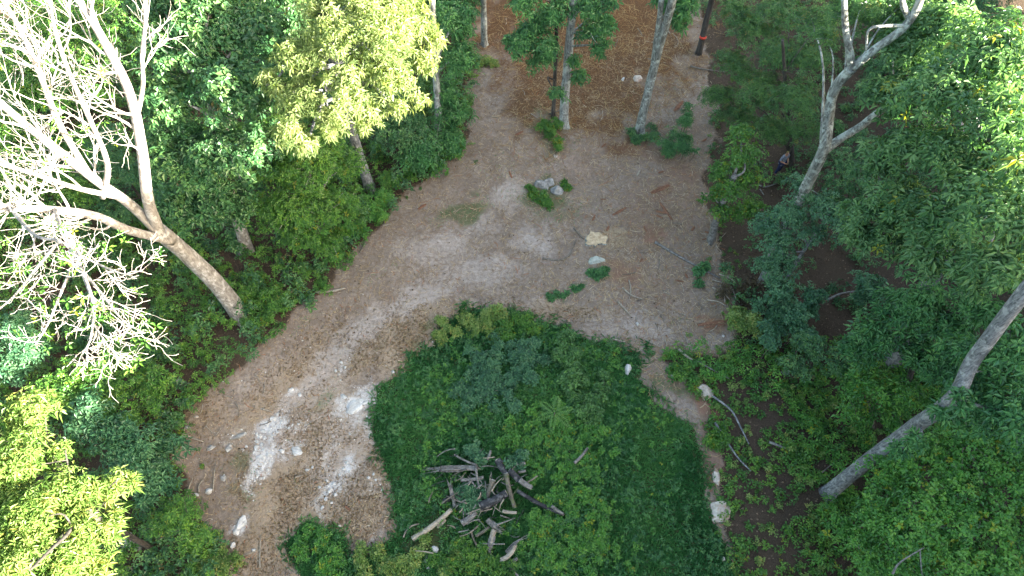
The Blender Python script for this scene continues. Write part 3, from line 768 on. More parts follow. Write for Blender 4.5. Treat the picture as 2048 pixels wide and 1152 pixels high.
tree('broadleaf_tree', 'thin dark stem close beside the stout grey trunk', [(1106,238),(1110,150,2.5),(1113,60,5.6),(1108,-10,7.8),(1100,-90,10)], .11, .07, 'bark_dark',
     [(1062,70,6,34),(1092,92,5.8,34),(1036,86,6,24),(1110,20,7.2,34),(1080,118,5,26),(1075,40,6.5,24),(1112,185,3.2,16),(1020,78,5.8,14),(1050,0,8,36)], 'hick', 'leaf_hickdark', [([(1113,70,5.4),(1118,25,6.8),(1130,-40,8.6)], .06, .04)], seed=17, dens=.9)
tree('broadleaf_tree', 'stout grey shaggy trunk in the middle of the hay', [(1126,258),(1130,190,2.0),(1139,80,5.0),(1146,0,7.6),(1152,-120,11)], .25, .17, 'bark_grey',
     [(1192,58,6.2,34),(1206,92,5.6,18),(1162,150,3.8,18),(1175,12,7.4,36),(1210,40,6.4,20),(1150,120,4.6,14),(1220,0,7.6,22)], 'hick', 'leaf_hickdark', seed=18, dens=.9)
tree('broadleaf_tree', 'stout leaning twin trunk with pale peeling bark behind the clearing', [(1277,268),(1290,210,1.7),(1312,120,4.3),(1345,0,8.2),(1378,-120,12)], .25, .17, 'bark_lichen',
     [(1362,40,6.6,24),(1372,5,7.6,30),(1330,0,7,24)], 'hick', 'leaf_hickdark', [([(1302,160,3.1),(1312,90,5.2),(1322,10,7.8),(1330,-90,10.6)], .15, .12)], seed=19)
t9 = tree('broadleaf_tree', 'dark trunk with a red ribbon tied round it at the top edge', [(1396,112),(1404,80,.9),(1413,40,2.1),(1426,-10,3.9),(1445,-110,8)], .19, .15, 'bark_dark', seed=20, rough=.08)
rp = P(1406, 74, 1.15); tbn = Tubes(); tbn.add([rp - UP * .04, rp + UP * .04], [.2, .2], 14, sub=1)
link('ribbon', tbn.mesh('ribbon', M['red_tape'], np.array(t9.location)), t9)

# -- right side
tree('forked_tree', 'big forked tree with lichen covered crooked limbs right of the clearing', [(1524,572),(1555,490,2.4),(1592,412,5.0),(1645,305,8.5),(1656,240,9.8),(1668,180,11.0),(1706,135,12.2)], .245, .165, 'bark_lichen',
     [(1680,20,13.2,44),(1742,42,12.8,48),(1625,30,11,50),(1785,92,12,34),(1730,5,13.6,50),(1650,70,11.6,36),(1800,10,13.5,40)], 'fine', 'leaf_fine',
     [([(1706,135,12.2),(1748,100,12.9),(1800,62,13.7),(1828,28,14.3),(1848,-20,15),(1880,-90,16)], .15, .09),
      ([(1704,138,12.1),(1698,95,12.9),(1690,50,13.7),(1688,-10,14.7)], .13, .08),
      ([(1647,302,8.5),(1680,278,9.0),(1722,252,9.7),(1765,218,10.6),(1840,170,12)], .17, .10),
      ([(1820,40,14.0),(1806,8,14.6),(1804,-40,15.4)], .10, .06),
      ([(1815,52,13.9),(1770,52,14.0),(1738,60,13.9),(1732,100,13.3)], .06, .03)], seed=21, dens=.7, rough=.16)
tree('feathery_tree', 'feathery dark green tree left of the crooked lichen limbs', [(1585,345),(1580,260,2.4),(1572,180,5),(1565,80,8)], .15, .06, 'bark_dark',
     [(1505,55,6.2,54),(1560,95,6.4,60),(1622,115,6.6,54),(1472,125,4.6,46),(1530,175,5,60),(1600,195,5.6,60),(1440,190,3.4,44),(1482,228,3,46),(1550,255,3.6,46),(1610,260,4,40),(1470,20,6.5,44),(1560,20,7.4,56),(1640,50,7.5,44)], 'fine', 'leaf_fine', seed=22, dens=.8, flat=.4)
tree('vine_snag', 'short leaning dead snag overgrown with bright vines at the clearing edge', [(1420,486),(1432,444,1.2),(1450,395,2.7),(1470,350,4.2)], .19, .12, 'wood_grey',
     [(1462,368,3.6,42),(1452,425,2.2,34),(1490,310,4.6,42),(1500,415,2.2,40),(1440,335,4,26),(1482,270,5.0,34),(1500,350,3.6,40),(1425,385,2.6,22)], 'ovate', 'leaf_brush', seed=23, dens=.75)
tree('sapling', 'slim leaning understory tree with blue green leaves below the forked tree', [(1572,562),(1602,510,1.8),(1640,458,3.6),(1665,425,5)], .09, .05, 'bark_ash',
     [(1585,428,5,44),(1625,468,4.6,36),(1556,480,4,42),(1645,415,5.6,40),(1540,530,2.6,38),(1600,375,6,34),(1680,440,5.4,36),(1530,450,3.8,34),(1570,520,3,36)], 'small', 'leaf_blue', seed=24, dens=.75)
tree('sapling', 'small blue green sapling on dark ground between the big crowns', [(1745,640),(1742,610,1.4),(1740,575,3.2)], .06, .03, 'bark_dark',
     [(1738,568,3.4,34),(1755,590,2.8,24),(1722,590,2.6,20)], 'ovate', 'leaf_blue', seed=25, dens=.9)
tree('broadleaf_tree', 'tall tree with a wide bright leafy crown filling the right edge', [(1785,728),(1820,648,2.8),(1895,490,8),(1960,330,12),(2010,200,15)], .36, .16, 'bark_ash',
     [(1828,95,13,76),(1900,60,14,88),(1798,185,12.4,68),(1888,175,14,95),(1990,95,15,100),(1828,285,12,72),(1918,310,13,96),(2010,240,14.6,95),(1762,325,11,50),(1800,395,11,70),(1890,430,12,80),(1762,440,10.4,60),(2000,415,14,100),(1725,420,10,36),(2040,545,13.2,80),(1950,530,12,70),(1860,520,11,60),(1720,470,9.6,40),(1800,480,10,50),(2050,330,15,80),(1830,20,13.4,50)],
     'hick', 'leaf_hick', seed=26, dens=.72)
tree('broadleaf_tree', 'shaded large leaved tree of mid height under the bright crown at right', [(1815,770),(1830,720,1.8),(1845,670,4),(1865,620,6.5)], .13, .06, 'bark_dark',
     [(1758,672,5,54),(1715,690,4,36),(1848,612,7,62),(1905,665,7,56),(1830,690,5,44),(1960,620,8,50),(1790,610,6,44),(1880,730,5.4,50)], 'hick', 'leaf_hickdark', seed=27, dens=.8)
tree('broadleaf_tree', 'large smooth grey trunk leaning into the bottom right foliage', [(1652,990),(1740,918,3.2),(1830,852,6.2),(1905,797,9.2),(1950,715,11.0),(2045,590,14),(2130,480,16)], .28, .15, 'bark_ash',
     [(1990,735,10.4,58),(1935,770,9.6,30),(1890,830,8.8,18),(1830,880,7.2,14),(1930,800,10,24),(1800,900,6.6,12),(2030,820,10,70),(1975,830,9,50),(2040,690,11.6,60),(1920,700,9,40)], 'hick', 'leaf_hickdark', seed=28, dens=.85, flare=.5, rough=.08)
tree('broadleaf_tree', 'bushy bright green tree filling the bottom right corner', [(1800,1020),(1840,1000,1.8),(1880,980,3.5),(1930,950,5)], .14, .06, 'twig',
     [(1785,950,4,62),(1860,915,5,72),(1950,895,6,74),(2025,945,6,76),(1762,1035,3.8,70),(1850,1035,5,84),(1950,1030,5.6,84),(2030,1075,5.6,70),(1735,1105,3,58),(1830,1125,4,72),(1935,1135,5,74),(1705,1060,2.4,40),(2040,870,6.6,60),(1900,970,5.4,60),(1990,1140,5.4,60)], 'ovate', 'leaf_vine', seed=29, dens=.62)
tree('broadleaf_tree', 'light green sapling just above the fallen looking grey trunk', [(1745,860),(1748,820,1.6),(1752,790,3)], .07, .03, 'twig',
     [(1742,768,3.2,52),(1800,788,3.6,46),(1715,825,2.4,38),(1780,830,2.6,40),(1700,770,2,34)], 'ovate', 'leaf_vine', seed=30, dens=.7)
# -- bottom left, in sun
tree('broadleaf_tree', 'sunlit yellow green tree with pale twigs in the bottom left corner', [(310,1100),(262,1074,3),(200,1040,6),(140,1010,8.4)], .11, .07, 'bark_dark',
     [(55,835,9,62),(30,915,9.6,66),(100,905,8.6,36),(118,1000,9,76),(215,980,8.2,44),(50,1045,9.8,76),(158,1085,9,74),(30,1125,10,70),(222,1055,8.2,36),(268,960,7.6,20),(20,980,9.4,56),(110,1140,9.4,60),(85,800,8.4,24),(190,1140,8.4,46)],
     'lit', 'leaf_yellow', seed=31, dens=.85, limbs=[([(160,1020,7.8),(142,960,8.6),(130,900,9.2)], .05, .02), ([(170,1025,7.4),(205,985,8.2),(235,960,8.8)], .05, .02), ([(150,1012,8.2),(140,1060,9.4),(100,1100,10.2),(60,1140,11)], .06, .03)])

# -- lower trees behind, in the shade of the left and right forest
FILL = [('understory_tree','low dark tree under the top of the bare limbs',(150,190),[(110,100,4.5,90),(40,60,5,80),(180,40,5,80),(60,170,4,80),(150,180,3.5,70)],'small','leaf_brush',41),
        ('understory_tree','low dark tree behind the lower bare limbs at the left edge',(90,420),[(60,330,4,80),(20,400,3.5,80),(130,380,3,70),(180,300,3.4,60),(20,260,4.4,70)],'small','leaf_brush',42),
        ('understory_tree','shaded green sapling between pale fork and dark crown',(300,420),[(240,340,4,60),(220,280,4.5,56),(290,350,3,44),(230,430,2.4,50)],'small','leaf_oak',43),
        ('understory_tree','blue green drooping sapling at the left edge below the twigs',(110,740),[(30,660,4,60),(60,700,3.4,44),(20,730,3.4,40)],'hick','leaf_blue',44),
        ('understory_tree','dark drooping tree next to the sunlit corner crown',(330,960),[(270,900,3.2,66),(310,950,2.6,50),(230,870,3.6,50),(290,985,2.4,36),(180,830,4,54),(330,910,2.2,36)],'hick','leaf_blue',45),
        ('understory_tree','dense green tree filling the shade left of the track bend',(210,830),[(160,760,3.5,70),(240,800,2.6,60),(110,780,3.6,50),(300,770,2,56),(240,720,2.6,56)],'small','leaf_brush',46),
        ('understory_tree','yellow topped sapling above dark leaves at the bottom left',(385,1100),[(360,1040,2.6,46),(320,1060,2.4,36),(395,1070,2,40)],'small','leaf_brush',47),
        ('understory_tree','low tree right of the bright yellow shrub on dark ground',(1620,740),[(1630,700,2.6,46),(1590,730,1.8,40),(1680,720,2.6,40)],'small','leaf_oak',48),
        ('understory_tree','shaded tree behind the person under the crooked limbs',(1660,400),[(1690,340,3.6,60),(1740,300,4,50),(1660,400,2.4,46),(1720,380,3.4,44)],'small','leaf_oak',49),
        ('understory_tree','dark tree in the gap above the bright crown top right',(1780,60),[(1780,20,4,80),(1860,0,5,80),(1700,0,4,60),(1950,0,6,80)],'small','leaf_oak',50),
        ('understory_tree','shaded tree between bright crown and crooked limb fork',(1760,200),[(1770,130,4,70),(1740,180,3.4,44),(1820,200,5,50)],'small','leaf_oak',51),
        ('understory_tree','green tree left of the straight trunk in the hay',(880,30),[(880,-20,4,50),(930,-10,3.4,36),(820,-30,5,50)],'hick','leaf_hickdark',52),
        ('understory_tree','shrubby tree in the shade under the sunlit crown',(800,330),[(800,270,2.4,56),(760,250,2.8,46),(840,260,2,40),(790,210,3,44)],'small','leaf_oak',53)]
for nm, lab, b, bl, kd, lf, sd_ in FILL:
    top = bl[0]
    tree(nm, lab, [b, (b[0] * .5 + top[0] * .5, b[1] * .5 + top[1] * .5, top[2] * .5), top[:3]], .09, .04, 'bark_dark', bl, kd, lf, seed=sd_, dens=.5, sides=10)

# -- the wood goes on outside the picture; unseen trees added and sized to shade the clearing
def forest_tree_meshes(seed, h):
    rng = np.random.default_rng(seed)
    tb = Tubes(); tb.add([(0, 0, -.3), (.2, .1, h * .3), (-.1, .2, h * .6), (.1, 0, h * .92)], [.32, .27, .2, .08], 10, .08, seed, 5, .3)
    lv = Leaves(); bl = []
    for i in range(24):
        a = rng.uniform(0, 6.28); zz = rng.uniform(.14, .98) * h; rr = rng.uniform(.4, 2.6) * (1.25 - zz / h * .7)
        r = rng.uniform(1.5, 2.3); c = np.array([math.cos(a) * rr, math.sin(a) * rr, zz - r * .5])
        bl.append((c, r, r * .75)); tb.add([(0, 0, zz * .75), c * .5 + np.array([0, 0, zz * .42]), c], [.10, .07, .03], 5, sub=2, cap=False)
    crown(lv, None, rng, bl, 'far', .9)
    return tb.mesh('trunk', M['bark_grey']), lv.mesh('crown', M['leaf_oak'])
FT = [forest_tree_meshes(61, 24.0), forest_tree_meshes(62, 25.0)]
rng = np.random.default_rng(71)
spots = []
for row, xx in enumerate((27.5, 31.5, 36.0, 41.0)):
    for yy in np.arange(-30 + 1.8 * (row % 2), 31, 3.6):
        spots.append((xx + rng.uniform(-.8, .8) + max(0, yy - 12) * .28, yy + rng.uniform(-.6, .6), rng.uniform(.94, 1.06) * (1.06 if -7.5 < yy < -1.5 else .79 if yy >= -1.5 else .82)))  # heights set by stretch to shape where the shade ends
for yy in np.arange(-6, 34, 7.0): spots.append((-33 - max(0, yy - 12) * .25 + rng.uniform(-1, 1), yy, rng.uniform(.8, 1)))
for xx in np.arange(-22, 30, 7.5): spots.append((xx, 46 + rng.uniform(-1, 2), rng.uniform(.8, 1)))
for xx in np.arange(-18, 24, 8): spots.append((xx, -12 + rng.uniform(-2, 1), rng.uniform(.7, .85)))
for i, (xx, yy, s_) in enumerate(spots):
    mt, mc = FT[i % 2]
    o = thing('forest_tree', (xx, yy, float(hz(xx, yy))), 'tall leafy tree of the wood around the clearing, unseen, placed for its shade', 'tree', 'unseen forest trees placed for shade')
    o.rotation_euler.z = float(rng.uniform(0, 6.28)); o.scale = (s_, s_, s_)
    link('trunk', mt, o); link('crown', mc, o)['kind'] = 'stuff'

# ------------------------------------------------------------------ undergrowth that reads as one mass
def brush(name, label, region, mat, n, hr, seed, Lw, thin=0.0, leaves=26, k=4, rad=(0.18, 0.5), on_mound=False):
    rng = np.random.default_rng(seed); lv = Leaves()
    x = rng.uniform(-30, 30, n); y = rng.uniform(1.5, 38, n); z = hz(x, y)
    px, py = project(x, y, z); m_ = masks(x, y)
    keep = region(px, py, x, y) & in_frame(x, y, z, 30) & (rng.uniform(size=n) < ((1 - m_['clear']) ** 0.5 if not on_mound else m_['tuft'] ** 2 if on_mound is True else np.exp(-np.maximum(m_['sd'], 0) / 16) * (m_['sd'] > -25) * (1 - m_['mound'])))
    keep &= rng.uniform(size=n) < 1 - thin * smooth(0.5 - fbm(x * .5, y * .5, seed, 3), .1)
    x, y, z = x[keep], y[keep], z[keep]; n = len(x)
    h = rng.uniform(*hr, n) * (0.45 + 1.0 * fbm(x * .35, y * .35, seed + 3, 2)); r = rng.uniform(*rad, n)
    a = rng.uniform(0, 6.283, (n, leaves)); q = np.sqrt(rng.uniform(0, 1, (n, leaves))) * r[:, None]
    zz = z[:, None] + h[:, None] * rng.uniform(.35, 1.0, (n, leaves)) * (1 - .5 * (q / r[:, None]) ** 2)
    pos = np.stack([x[:, None] + np.cos(a) * q, y[:, None] + np.sin(a) * q, zz], -1)
    ax = UP + np.stack([np.cos(a) * .4, np.sin(a) * .4, 0 * a], -1) + rng.normal(0, .3, (n, leaves, 3))
    ct = np.clip(rng.uniform(0, 1, (n, 1)) + rng.normal(0, .15, (n, leaves)), 0, 1)
    whorls(lv, rng, pos.reshape(-1, 3), ax.reshape(-1, 3), k, Lw[0], Lw[1], ct.ravel(), (-.4, .4), .12)
    return tag(link(name, lv.mesh(name, mat)), label, 'undergrowth', kind='stuff')
left_edge = lambda px, py, x, y: (px < 960)
right_a = lambda px, py, x, y: (px > 1380) & (py < 700)
right_b = lambda px, py, x, y: (px > 1330) & (py >= 680)
brush('undergrowth', 'dense bright green brush along the left edge of the track', left_edge, M['leaf_brush'], 8600, (.4, 1.5), 101, (.12, .027), .45, 17, 5)
brush('undergrowth', 'darker broad leaved brush deep in the left woods', left_edge, M['leaf_oak'], 3600, (.5, 1.9), 102, (.15, .042), .4, 18)
brush('undergrowth', 'sparse dark brush on the shaded floor at the right', right_a, M['leaf_oak'], 3400, (.3, 1.3), 103, (.13, .036), .85, 18)
brush('undergrowth', 'yellow green seedlings carpeting the ground at lower right', right_b, M['leaf_brush'], 21000, (.15, .6), 104, (.10, .036), .5, 13, 3, (.12, .34))
brush('undergrowth', 'taller green weeds among the seedlings at lower right', lambda px, py, x, y: right_b(px, py, x, y) & ((px > 1590) | (py < 790)), M['leaf_vine'], 6000, (.4, 1.1), 105, (.15, .03), .6, 15, 5)
brush('undergrowth', 'pale yellow seedlings dotted through the lower right ground cover', right_b, M['leaf_yellow'], 4600, (.15, .5), 106, (.09, .026), .3, 9, 5, (.08, .22))

everywhere = lambda px, py, x, y: (py > 240)
brush('undergrowth', 'scattered short seedlings fading out from the green edges into the clearing', everywhere, M['leaf_brush'], 9000, (.06, .28), 109, (.08, .022), .5, 6, 4, (.05, .18), 'edge')
weeds = lambda px, py, x, y: (np.abs(x) < 12) & (y < 18) & (soft_ellipse(px, py, 1000, 985, 90, 60, 0, .5) < .5)
brush('undergrowth', 'small dark weeds growing all through the mound grass', weeds, M['leaf_hickdark'], 30000, (.12, .36), 107, (.065, .016), .5, 8, 4, (.08, .26), True)
brush('undergrowth', 'bright small leaved weeds in patches on the mound', lambda px, py, x, y: weeds(px, py, x, y) & (soft_ellipse(px, py, 1090, 900, 200, 250, 0, .6) > .25), M['leaf_vine'], 19000, (.14, .42), 108, (.07, .022), .75, 8, 4, (.08, .28), True)

# ------------------------------------------------------------------ single shrubs and plants
def shrub(name, label, blobs, kind, leaf, seed, dens=1.0, cat='shrub', group=None, flat=.7, bark='twig'):
    """blobs in pixels with their height above the ground; stems grow from the ground under them"""
    rng = np.random.default_rng(seed)
    base = G(blobs[0][0], blobs[0][1], blobs[0][2]); base = np.array([base[0], base[1], float(hz(base[0], base[1]))])
    t = thing(name, base, label, cat, group); lv = Leaves(); tw = Tubes(); bl = []
    parts = []
    for (px, py, up, rp) in blobs:
        if rp < 12 or kind == 'vine': parts.append((px, py, up, rp)); continue
        for i in range(4): parts.append((px + rng.normal(0, .48) * rp, py + rng.normal(0, .48) * rp, max(.08, up * rng.uniform(.6, 1.15)), rp * rng.uniform(.38, .68)))
    for (px, py, up, rp) in parts:
        c = G(px, py, up); r = rp / scale_at(px, py, c[2]); bl.append((c, r, min(r * flat, up + .1)))
        gz = np.array([c[0], c[1], float(hz(c[0], c[1])) - .05])
        for i in range(2):
            s = gz + np.array([*rng.normal(0, .12 * r, 2), 0])
            tw.add([s, (s + c) / 2 + rng.normal(0, .1 * r, 3) * [1, 1, 0], c + rng.normal(0, .35 * r, 3)], [.018, .013, .006], 4, sub=2, cap=False)
    crown(lv, None, rng, bl, kind, dens)
    link('stems', tw.mesh('stems', M[bark], base), t)['kind'] = 'stuff'
    link('foliage', lv.mesh('foliage', M[leaf], base), t)['kind'] = 'stuff'
    return t
def vine_spots(seed, cx, cy, rx, ry, n):
    g = np.random.default_rng(seed); out = []
    while len(out) < n:
        u, v = g.uniform(-1, 1, 2)
        if u * u + v * v < g.uniform(.3, 1): out.append((cx + u * rx, cy + v * ry, float(g.uniform(.10, .28)), float(g.uniform(7, 17))))
    return out
shrub('shrub', 'yellow green weed clump at the top left rim of the mound', [(945,640,.4,34),(900,655,.35,26),(985,640,.35,28),(880,672,.2,14)], 'small', 'leaf_yellow', 201, 1.0, flat=.5)
shrub('shrub', 'yellow tipped weed clump at the top middle rim of the mound', [(1025,645,.35,28),(1060,650,.3,22),(1000,668,.3,22)], 'small', 'leaf_brush', 202, 1.1, flat=.5)
shrub('shrub', 'wide blue green shrub on top of the grassy mound', [(1000,715,.6,34),(950,745,.4,32),(1045,735,.5,28),(985,780,.4,34),(1000,685,.4,24),(940,800,.3,26),(1060,690,.4,24),(970,715,.5,26),(1020,760,.4,28),(960,770,.4,26),(1030,705,.5,26),(925,770,.3,20),(1010,810,.3,22),(1070,720,.3,18)], 'small', 'leaf_blue', 203, 1.0, flat=.45)
shrub('shrub', 'pale green broad leaved plant standing on the mound rim', [(1138,705,.7,26),(1120,680,.6,20),(1150,740,.6,24),(1130,765,.5,20)], 'ovate', 'leaf_weed', 204, 1.5, flat=.5)
shrub('shrub', 'pale green weed clump low on the right of the mound', [(1185,800,.4,26),(1210,775,.35,20),(1165,790,.3,18),(1190,830,.3,20)], 'ovate', 'leaf_weed', 205, 1.3, flat=.5)
shrub('vine', 'bright green vines spreading over the mound above the log pile', vine_spots(1, 1105, 880, 135, 95, 100), 'vine', 'leaf_vine', 206, .9, 'vine', flat=.3)
shrub('vine', 'bright green vines covering the ground right of the log pile', vine_spots(2, 1145, 1055, 110, 120, 100), 'vine', 'leaf_vine', 207, .9, 'vine', flat=.3)
shrub('shrub', 'dark green shrub growing between the charred logs', [(940,985,.4,20),(950,1002,.35,18),(928,992,.3,14),(960,975,.3,12)], 'small', 'leaf_blue', 208, 1.3, flat=.5)
shrub('shrub', 'grey green shrub at the top of the log pile', [(952,912,.4,16),(962,925,.4,12),(1045,928,.5,16),(940,900,.3,10)], 'small', 'leaf_blue', 209, 1.3, flat=.5)
shrub('shrub', 'yellow flowering weed beside the long pale log', [(845,1070,.2,10),(852,1078,.15,7)], 'small', 'leaf_yellow', 210, 4, flat=.5)
shrub('shrub', 'weed clump with yellow leaves at the bottom edge of the mound', [(830,1130,.25,30),(790,1120,.2,30),(760,1135,.25,28),(900,1140,.25,30),(720,1130,.25,24)], 'small', 'leaf_yellow', 211, .7, flat=.4)
shrub('shrub', 'low green weeds under the log pile at the bottom', [(920,1110,.3,34),(960,1120,.3,30),(880,1120,.2,24),(1000,1130,.3,30)], 'small', 'leaf_brush', 212, .8, flat=.4)
shrub('shrub', 'green weed clump in the separate grass patch beside the track', [(640,1100,.3,34),(665,1120,.3,30),(610,1085,.25,26),(650,1140,.3,26)], 'small', 'leaf_vine', 213, .7, flat=.4)
shrub('shrub', 'green weeds growing round the grey rock in the clearing', [(1068,386,.15,11),(1092,402,.15,11),(1136,374,.15,9),(1060,374,.15,8),(1088,388,.3,8),(1128,366,.12,7),(1080,396,.15,9),(1100,410,.1,6)], 'small', 'leaf_brush', 214, 2.2, flat=.5)
shrub('grass_tuft', 'dark green tuft just below the pale flat rock', [(1195,543,.12,8),(1183,541,.1,6),(1206,541,.1,6),(1187,552,.08,5),(1202,552,.08,5),(1213,538,.06,3),(1194,557,.06,4),(1178,548,.05,3),(1211,549,.05,3)], 'vine', 'leaf_hickdark', 215, 2.6, 'grass', flat=.4)
shrub('grass_tuft', 'small green tuft below and left of the pale rock', [(1107,594,.07,5),(1117,590,.06,4),(1098,591,.05,4),(1126,592,.05,3),(1102,599,.05,3),(1112,586,.05,3),(1134,586,.04,2)], 'vine', 'leaf_hickdark', 216, 2.4, 'grass', flat=.4)
shrub('grass_tuft', 'tiny green tuft between pale rock and small tuft', [(1156,577,.07,4),(1163,573,.05,3),(1150,581,.05,2),(1147,575,.04,2)], 'vine', 'leaf_hickdark', 217, 3, 'grass', flat=.4)
shrub('shrub', 'bright yellow green shrub at the end of the red bark', [(1490,650,.8,32),(1505,635,.7,22),(1480,630,.6,18),(1515,665,.5,18)], 'ovate', 'leaf_yellow', 218, 1.1)
shrub('shrub', 'rounded blue green shrub with big leaves at the clearing corner', [(1600,590,2.2,54),(1560,640,1.6,46),(1640,605,2,34),(1550,600,1.4,34),(1600,640,1.8,44)], 'ovate', 'leaf_blue', 219, 1.0)
shrub('shrub', 'brown dead brush heap beside the blue green shrub', [(1500,575,.5,36),(1515,610,.4,30),(1485,610,.3,22)], 'fine', 'leaf_brown', 220, .9, 'brush', flat=.5)
shrub('shrub', 'small green shrub right of the white rock by the grass', [(1435,880,.3,17),(1442,870,.25,12)], 'ovate', 'leaf_brush', 221, 2)
shrub('shrub', 'small bright shrub above the spotted white rock', [(1360,745,.3,16),(1355,738,.3,10)], 'ovate', 'leaf_brush', 222, 2)
shrub('shrub', 'leafy bush at the bend of the track under the pale trunk', [(530,600,.9,34),(510,625,.8,30),(545,620,.6,24),(500,585,.9,26),(520,650,.5,24)], 'small', 'leaf_brush', 223, 1.0)
shrub('shrub', 'round green shrub at the foot of the slim shaggy trunk', [(860,320,.6,30),(895,300,.5,24),(830,335,.6,28),(915,280,.5,20)], 'small', 'leaf_vine', 224, 1.0)
shrub('shrub', 'low green shrub at the foot of the stout middle trunk', [(1105,260,.4,20),(1118,280,.3,14),(1096,250,.3,12)], 'small', 'leaf_brush', 225, 1.3)
shrub('shrub', 'low green shrub at the foot of the leaning twin trunk', [(1300,258,.4,16),(1272,275,.3,12),(1262,262,.3,10)], 'small', 'leaf_oak', 226, 1.5)
shrub('shrub', 'airy dark green shrub right of the leaning twin trunk', [(1345,275,.9,28),(1370,290,.9,24),(1335,300,.6,16),(1380,235,1,20)], 'fine', 'leaf_hickdark', 227, .6)
shrub('shrub', 'yellowing low bush at the foot of the straight top trunk', [(970,112,.3,16),(990,125,.25,8)], 'small', 'leaf_yellow', 228, 1.2)
shrub('shrub', 'yellow green bush in the bottom left undergrowth', [(420,1100,.5,30),(440,1130,.4,24),(395,1130,.4,24)], 'small', 'leaf_yellow', 229, .7)
shrub('shrub', 'bright bush where the clearing narrows at the left', [(740,430,.6,34),(700,450,.7,36),(760,400,.6,30),(790,370,.5,28),(670,500,.5,28)], 'small', 'leaf_vine', 230, .9)
shrub('shrub', 'single dark plant on the bare ground by the long stick', [(1402,548,.25,13)], 'ovate', 'leaf_hickdark', 231, 2)

# a plant with ladder-like leaves on the mound
rng = np.random.default_rng(240)
sb = G(1108, 835); st = thing('ladder_leaf_plant', sb, 'plant with ladder shaped leaves on the mound', 'plant')
for fi in range(6):
    lv = Leaves(); a = fi * 1.05 + .3; c0 = sb + UP * .55
    s = np.linspace(.1, 1, 11); dirh = np.array([math.cos(a), math.sin(a), 0])
    mid = c0 + dirh * s[:, None] * .8 + UP * (.12 * np.sin(s * 2.4) - .25 * s * s)[:, None]
    for sg in (-1, 1):
        sd_ = np.cross(UP, dirh) * sg
        d = norm(np.tile(sd_ + dirh * .35 - UP * .15, (11, 1)))
        tint = np.tile([.8, .8, .2], (11, 1)) + rng.normal(0, .08, (11, 3))
        lv.add(mid, d, np.tile(UP, (11, 1)), .20 * np.sin(s * 2.6 + .4), np.full(11, .024), tint, .2, .1)
    link('frond', lv.mesh('frond', M['leaf_weed'], sb), st)['kind'] = 'stuff'
tb = Tubes(); tb.add([sb - UP * .1, sb + UP * .6], [.02, .015], 6, sub=1); link('stem', tb.mesh('stem', M['twig'], sb), st)
import bmesh
# ------------------------------------------------------------------ rocks
def rock_mesh(rx, ry, h, seed, mat, flat=False):
    rng = np.random.default_rng(seed); bm = bmesh.new()
    n = 26
    for i in range(n):
        a = rng.uniform(0, 6.283); q = rng.uniform(.75, 1.0) if i < 16 else rng.uniform(0, .7)
        zt = (rng.uniform(-.5, .55) if i < 16 else rng.uniform(.75, 1.0) if not flat else rng.uniform(.9, 1.0))
        bm.verts.new((math.cos(a) * q * rx, math.sin(a) * q * ry, zt * h))
    r = bmesh.ops.convex_hull(bm, input=bm.verts[:])
    bmesh.ops.delete(bm, geom=[e for e in set(r['geom_interior'] + r['geom_unused']) if isinstance(e, bmesh.types.BMVert)], context='VERTS')
    bmesh.ops.bevel(bm, geom=bm.edges[:], offset=min(rx, ry) * .06, segments=1, affect='EDGES', clamp_overlap=True)
    bmesh.ops.triangulate(bm, faces=bm.faces[:])
    bmesh.ops.subdivide_edges(bm, edges=bm.edges[:], cuts=1)
    for v in bm.verts:
        k = (float(noise(v.co.x / rx * 2 + 9, v.co.y / ry * 2 + 9, v.co.z / h + 9, seed)) - .5) * .22
        v.co += v.co.normalized() * k * min(rx, ry)
    me = bpy.data.meshes.new('rock'); bm.to_mesh(me); bm.free(); me.materials.append(M[mat]); return me
rock_i = 0
def rock(px, py, rx, ry, h, mat, label, rot=0, group=None, flat=False, sink=.25, cat='rock', name='rock'):
    global rock_i; rock_i += 1
    p = G(px, py); s = scale_at(px, py, p[2])
    o = link(name, rock_mesh(rx / s, ry / s * 1.1, h, 300 + rock_i, mat, flat))
    o.location = (p[0], p[1], p[2] - h * sink + .02); o.rotation_euler = (0, 0, R(-rot))
    return tag(o, label, cat, group)
rock(1082,370,19,12,.42,'rock_grey','grey rock half, left piece among green weeds in the clearing',20)
rock(1114,381,17,13,.42,'rock_grey','grey rock half, right piece among green weeds in the clearing',30)
rock(1098,366,14,10,.36,'rock_grey','small grey rock wedged behind the two clearing rocks',0)
rock(1192,522,21,12,.2,'rock_green','flat pale greenish rock beside the cut stump',-8,flat=True)
rock(1255,741,9,14,.30,'rock_white','smooth white rock at the right rim of the mound',15)
rock(1408,782,22,19,.36,'rock_tan','spotted white rock with a thin pole leaning on it',40)
rock(1440,1022,24,30,.34,'rock_tan','large pale rock streaked with red clay by the grass edge',10,flat=True)
rock(855,1118,9,9,.16,'rock_white','white stone, lower of the two under the long log',20)
rock(869,1100,9,9,.16,'rock_white','white stone, upper of the two under the long log',-20)
rock(857,1137,5,3,.07,'rock_white','very small white stone at the bottom below the pair')
rock(710,813,24,15,.12,'rock_white','big flat white slab of broken limestone beside the grass',-28,flat=True)
rock(688,793,9,5,.08,'rock_white','small white slab left above the big white slab',30)
rock(730,805,9,5,.06,'rock_white','thin white slab right of the big white slab',-30)
rock(594,902,15,10,.1,'rock_white','triangular white slab lying alone on the track',20,flat=True)
rock(563,903,7,5,.08,'rock_white','small pale slab between rubble streak and triangular slab',-40)
rock(600,790,5,4,.06,'rock_white','small white stone right of the upper white scar')
rock(583,779,7,5,.08,'rock_white','white stone in the upper scar of the track',-20)
rock(417,983,10,7,.22,'rock_white','long white boulder at the lower left track edge',-35)
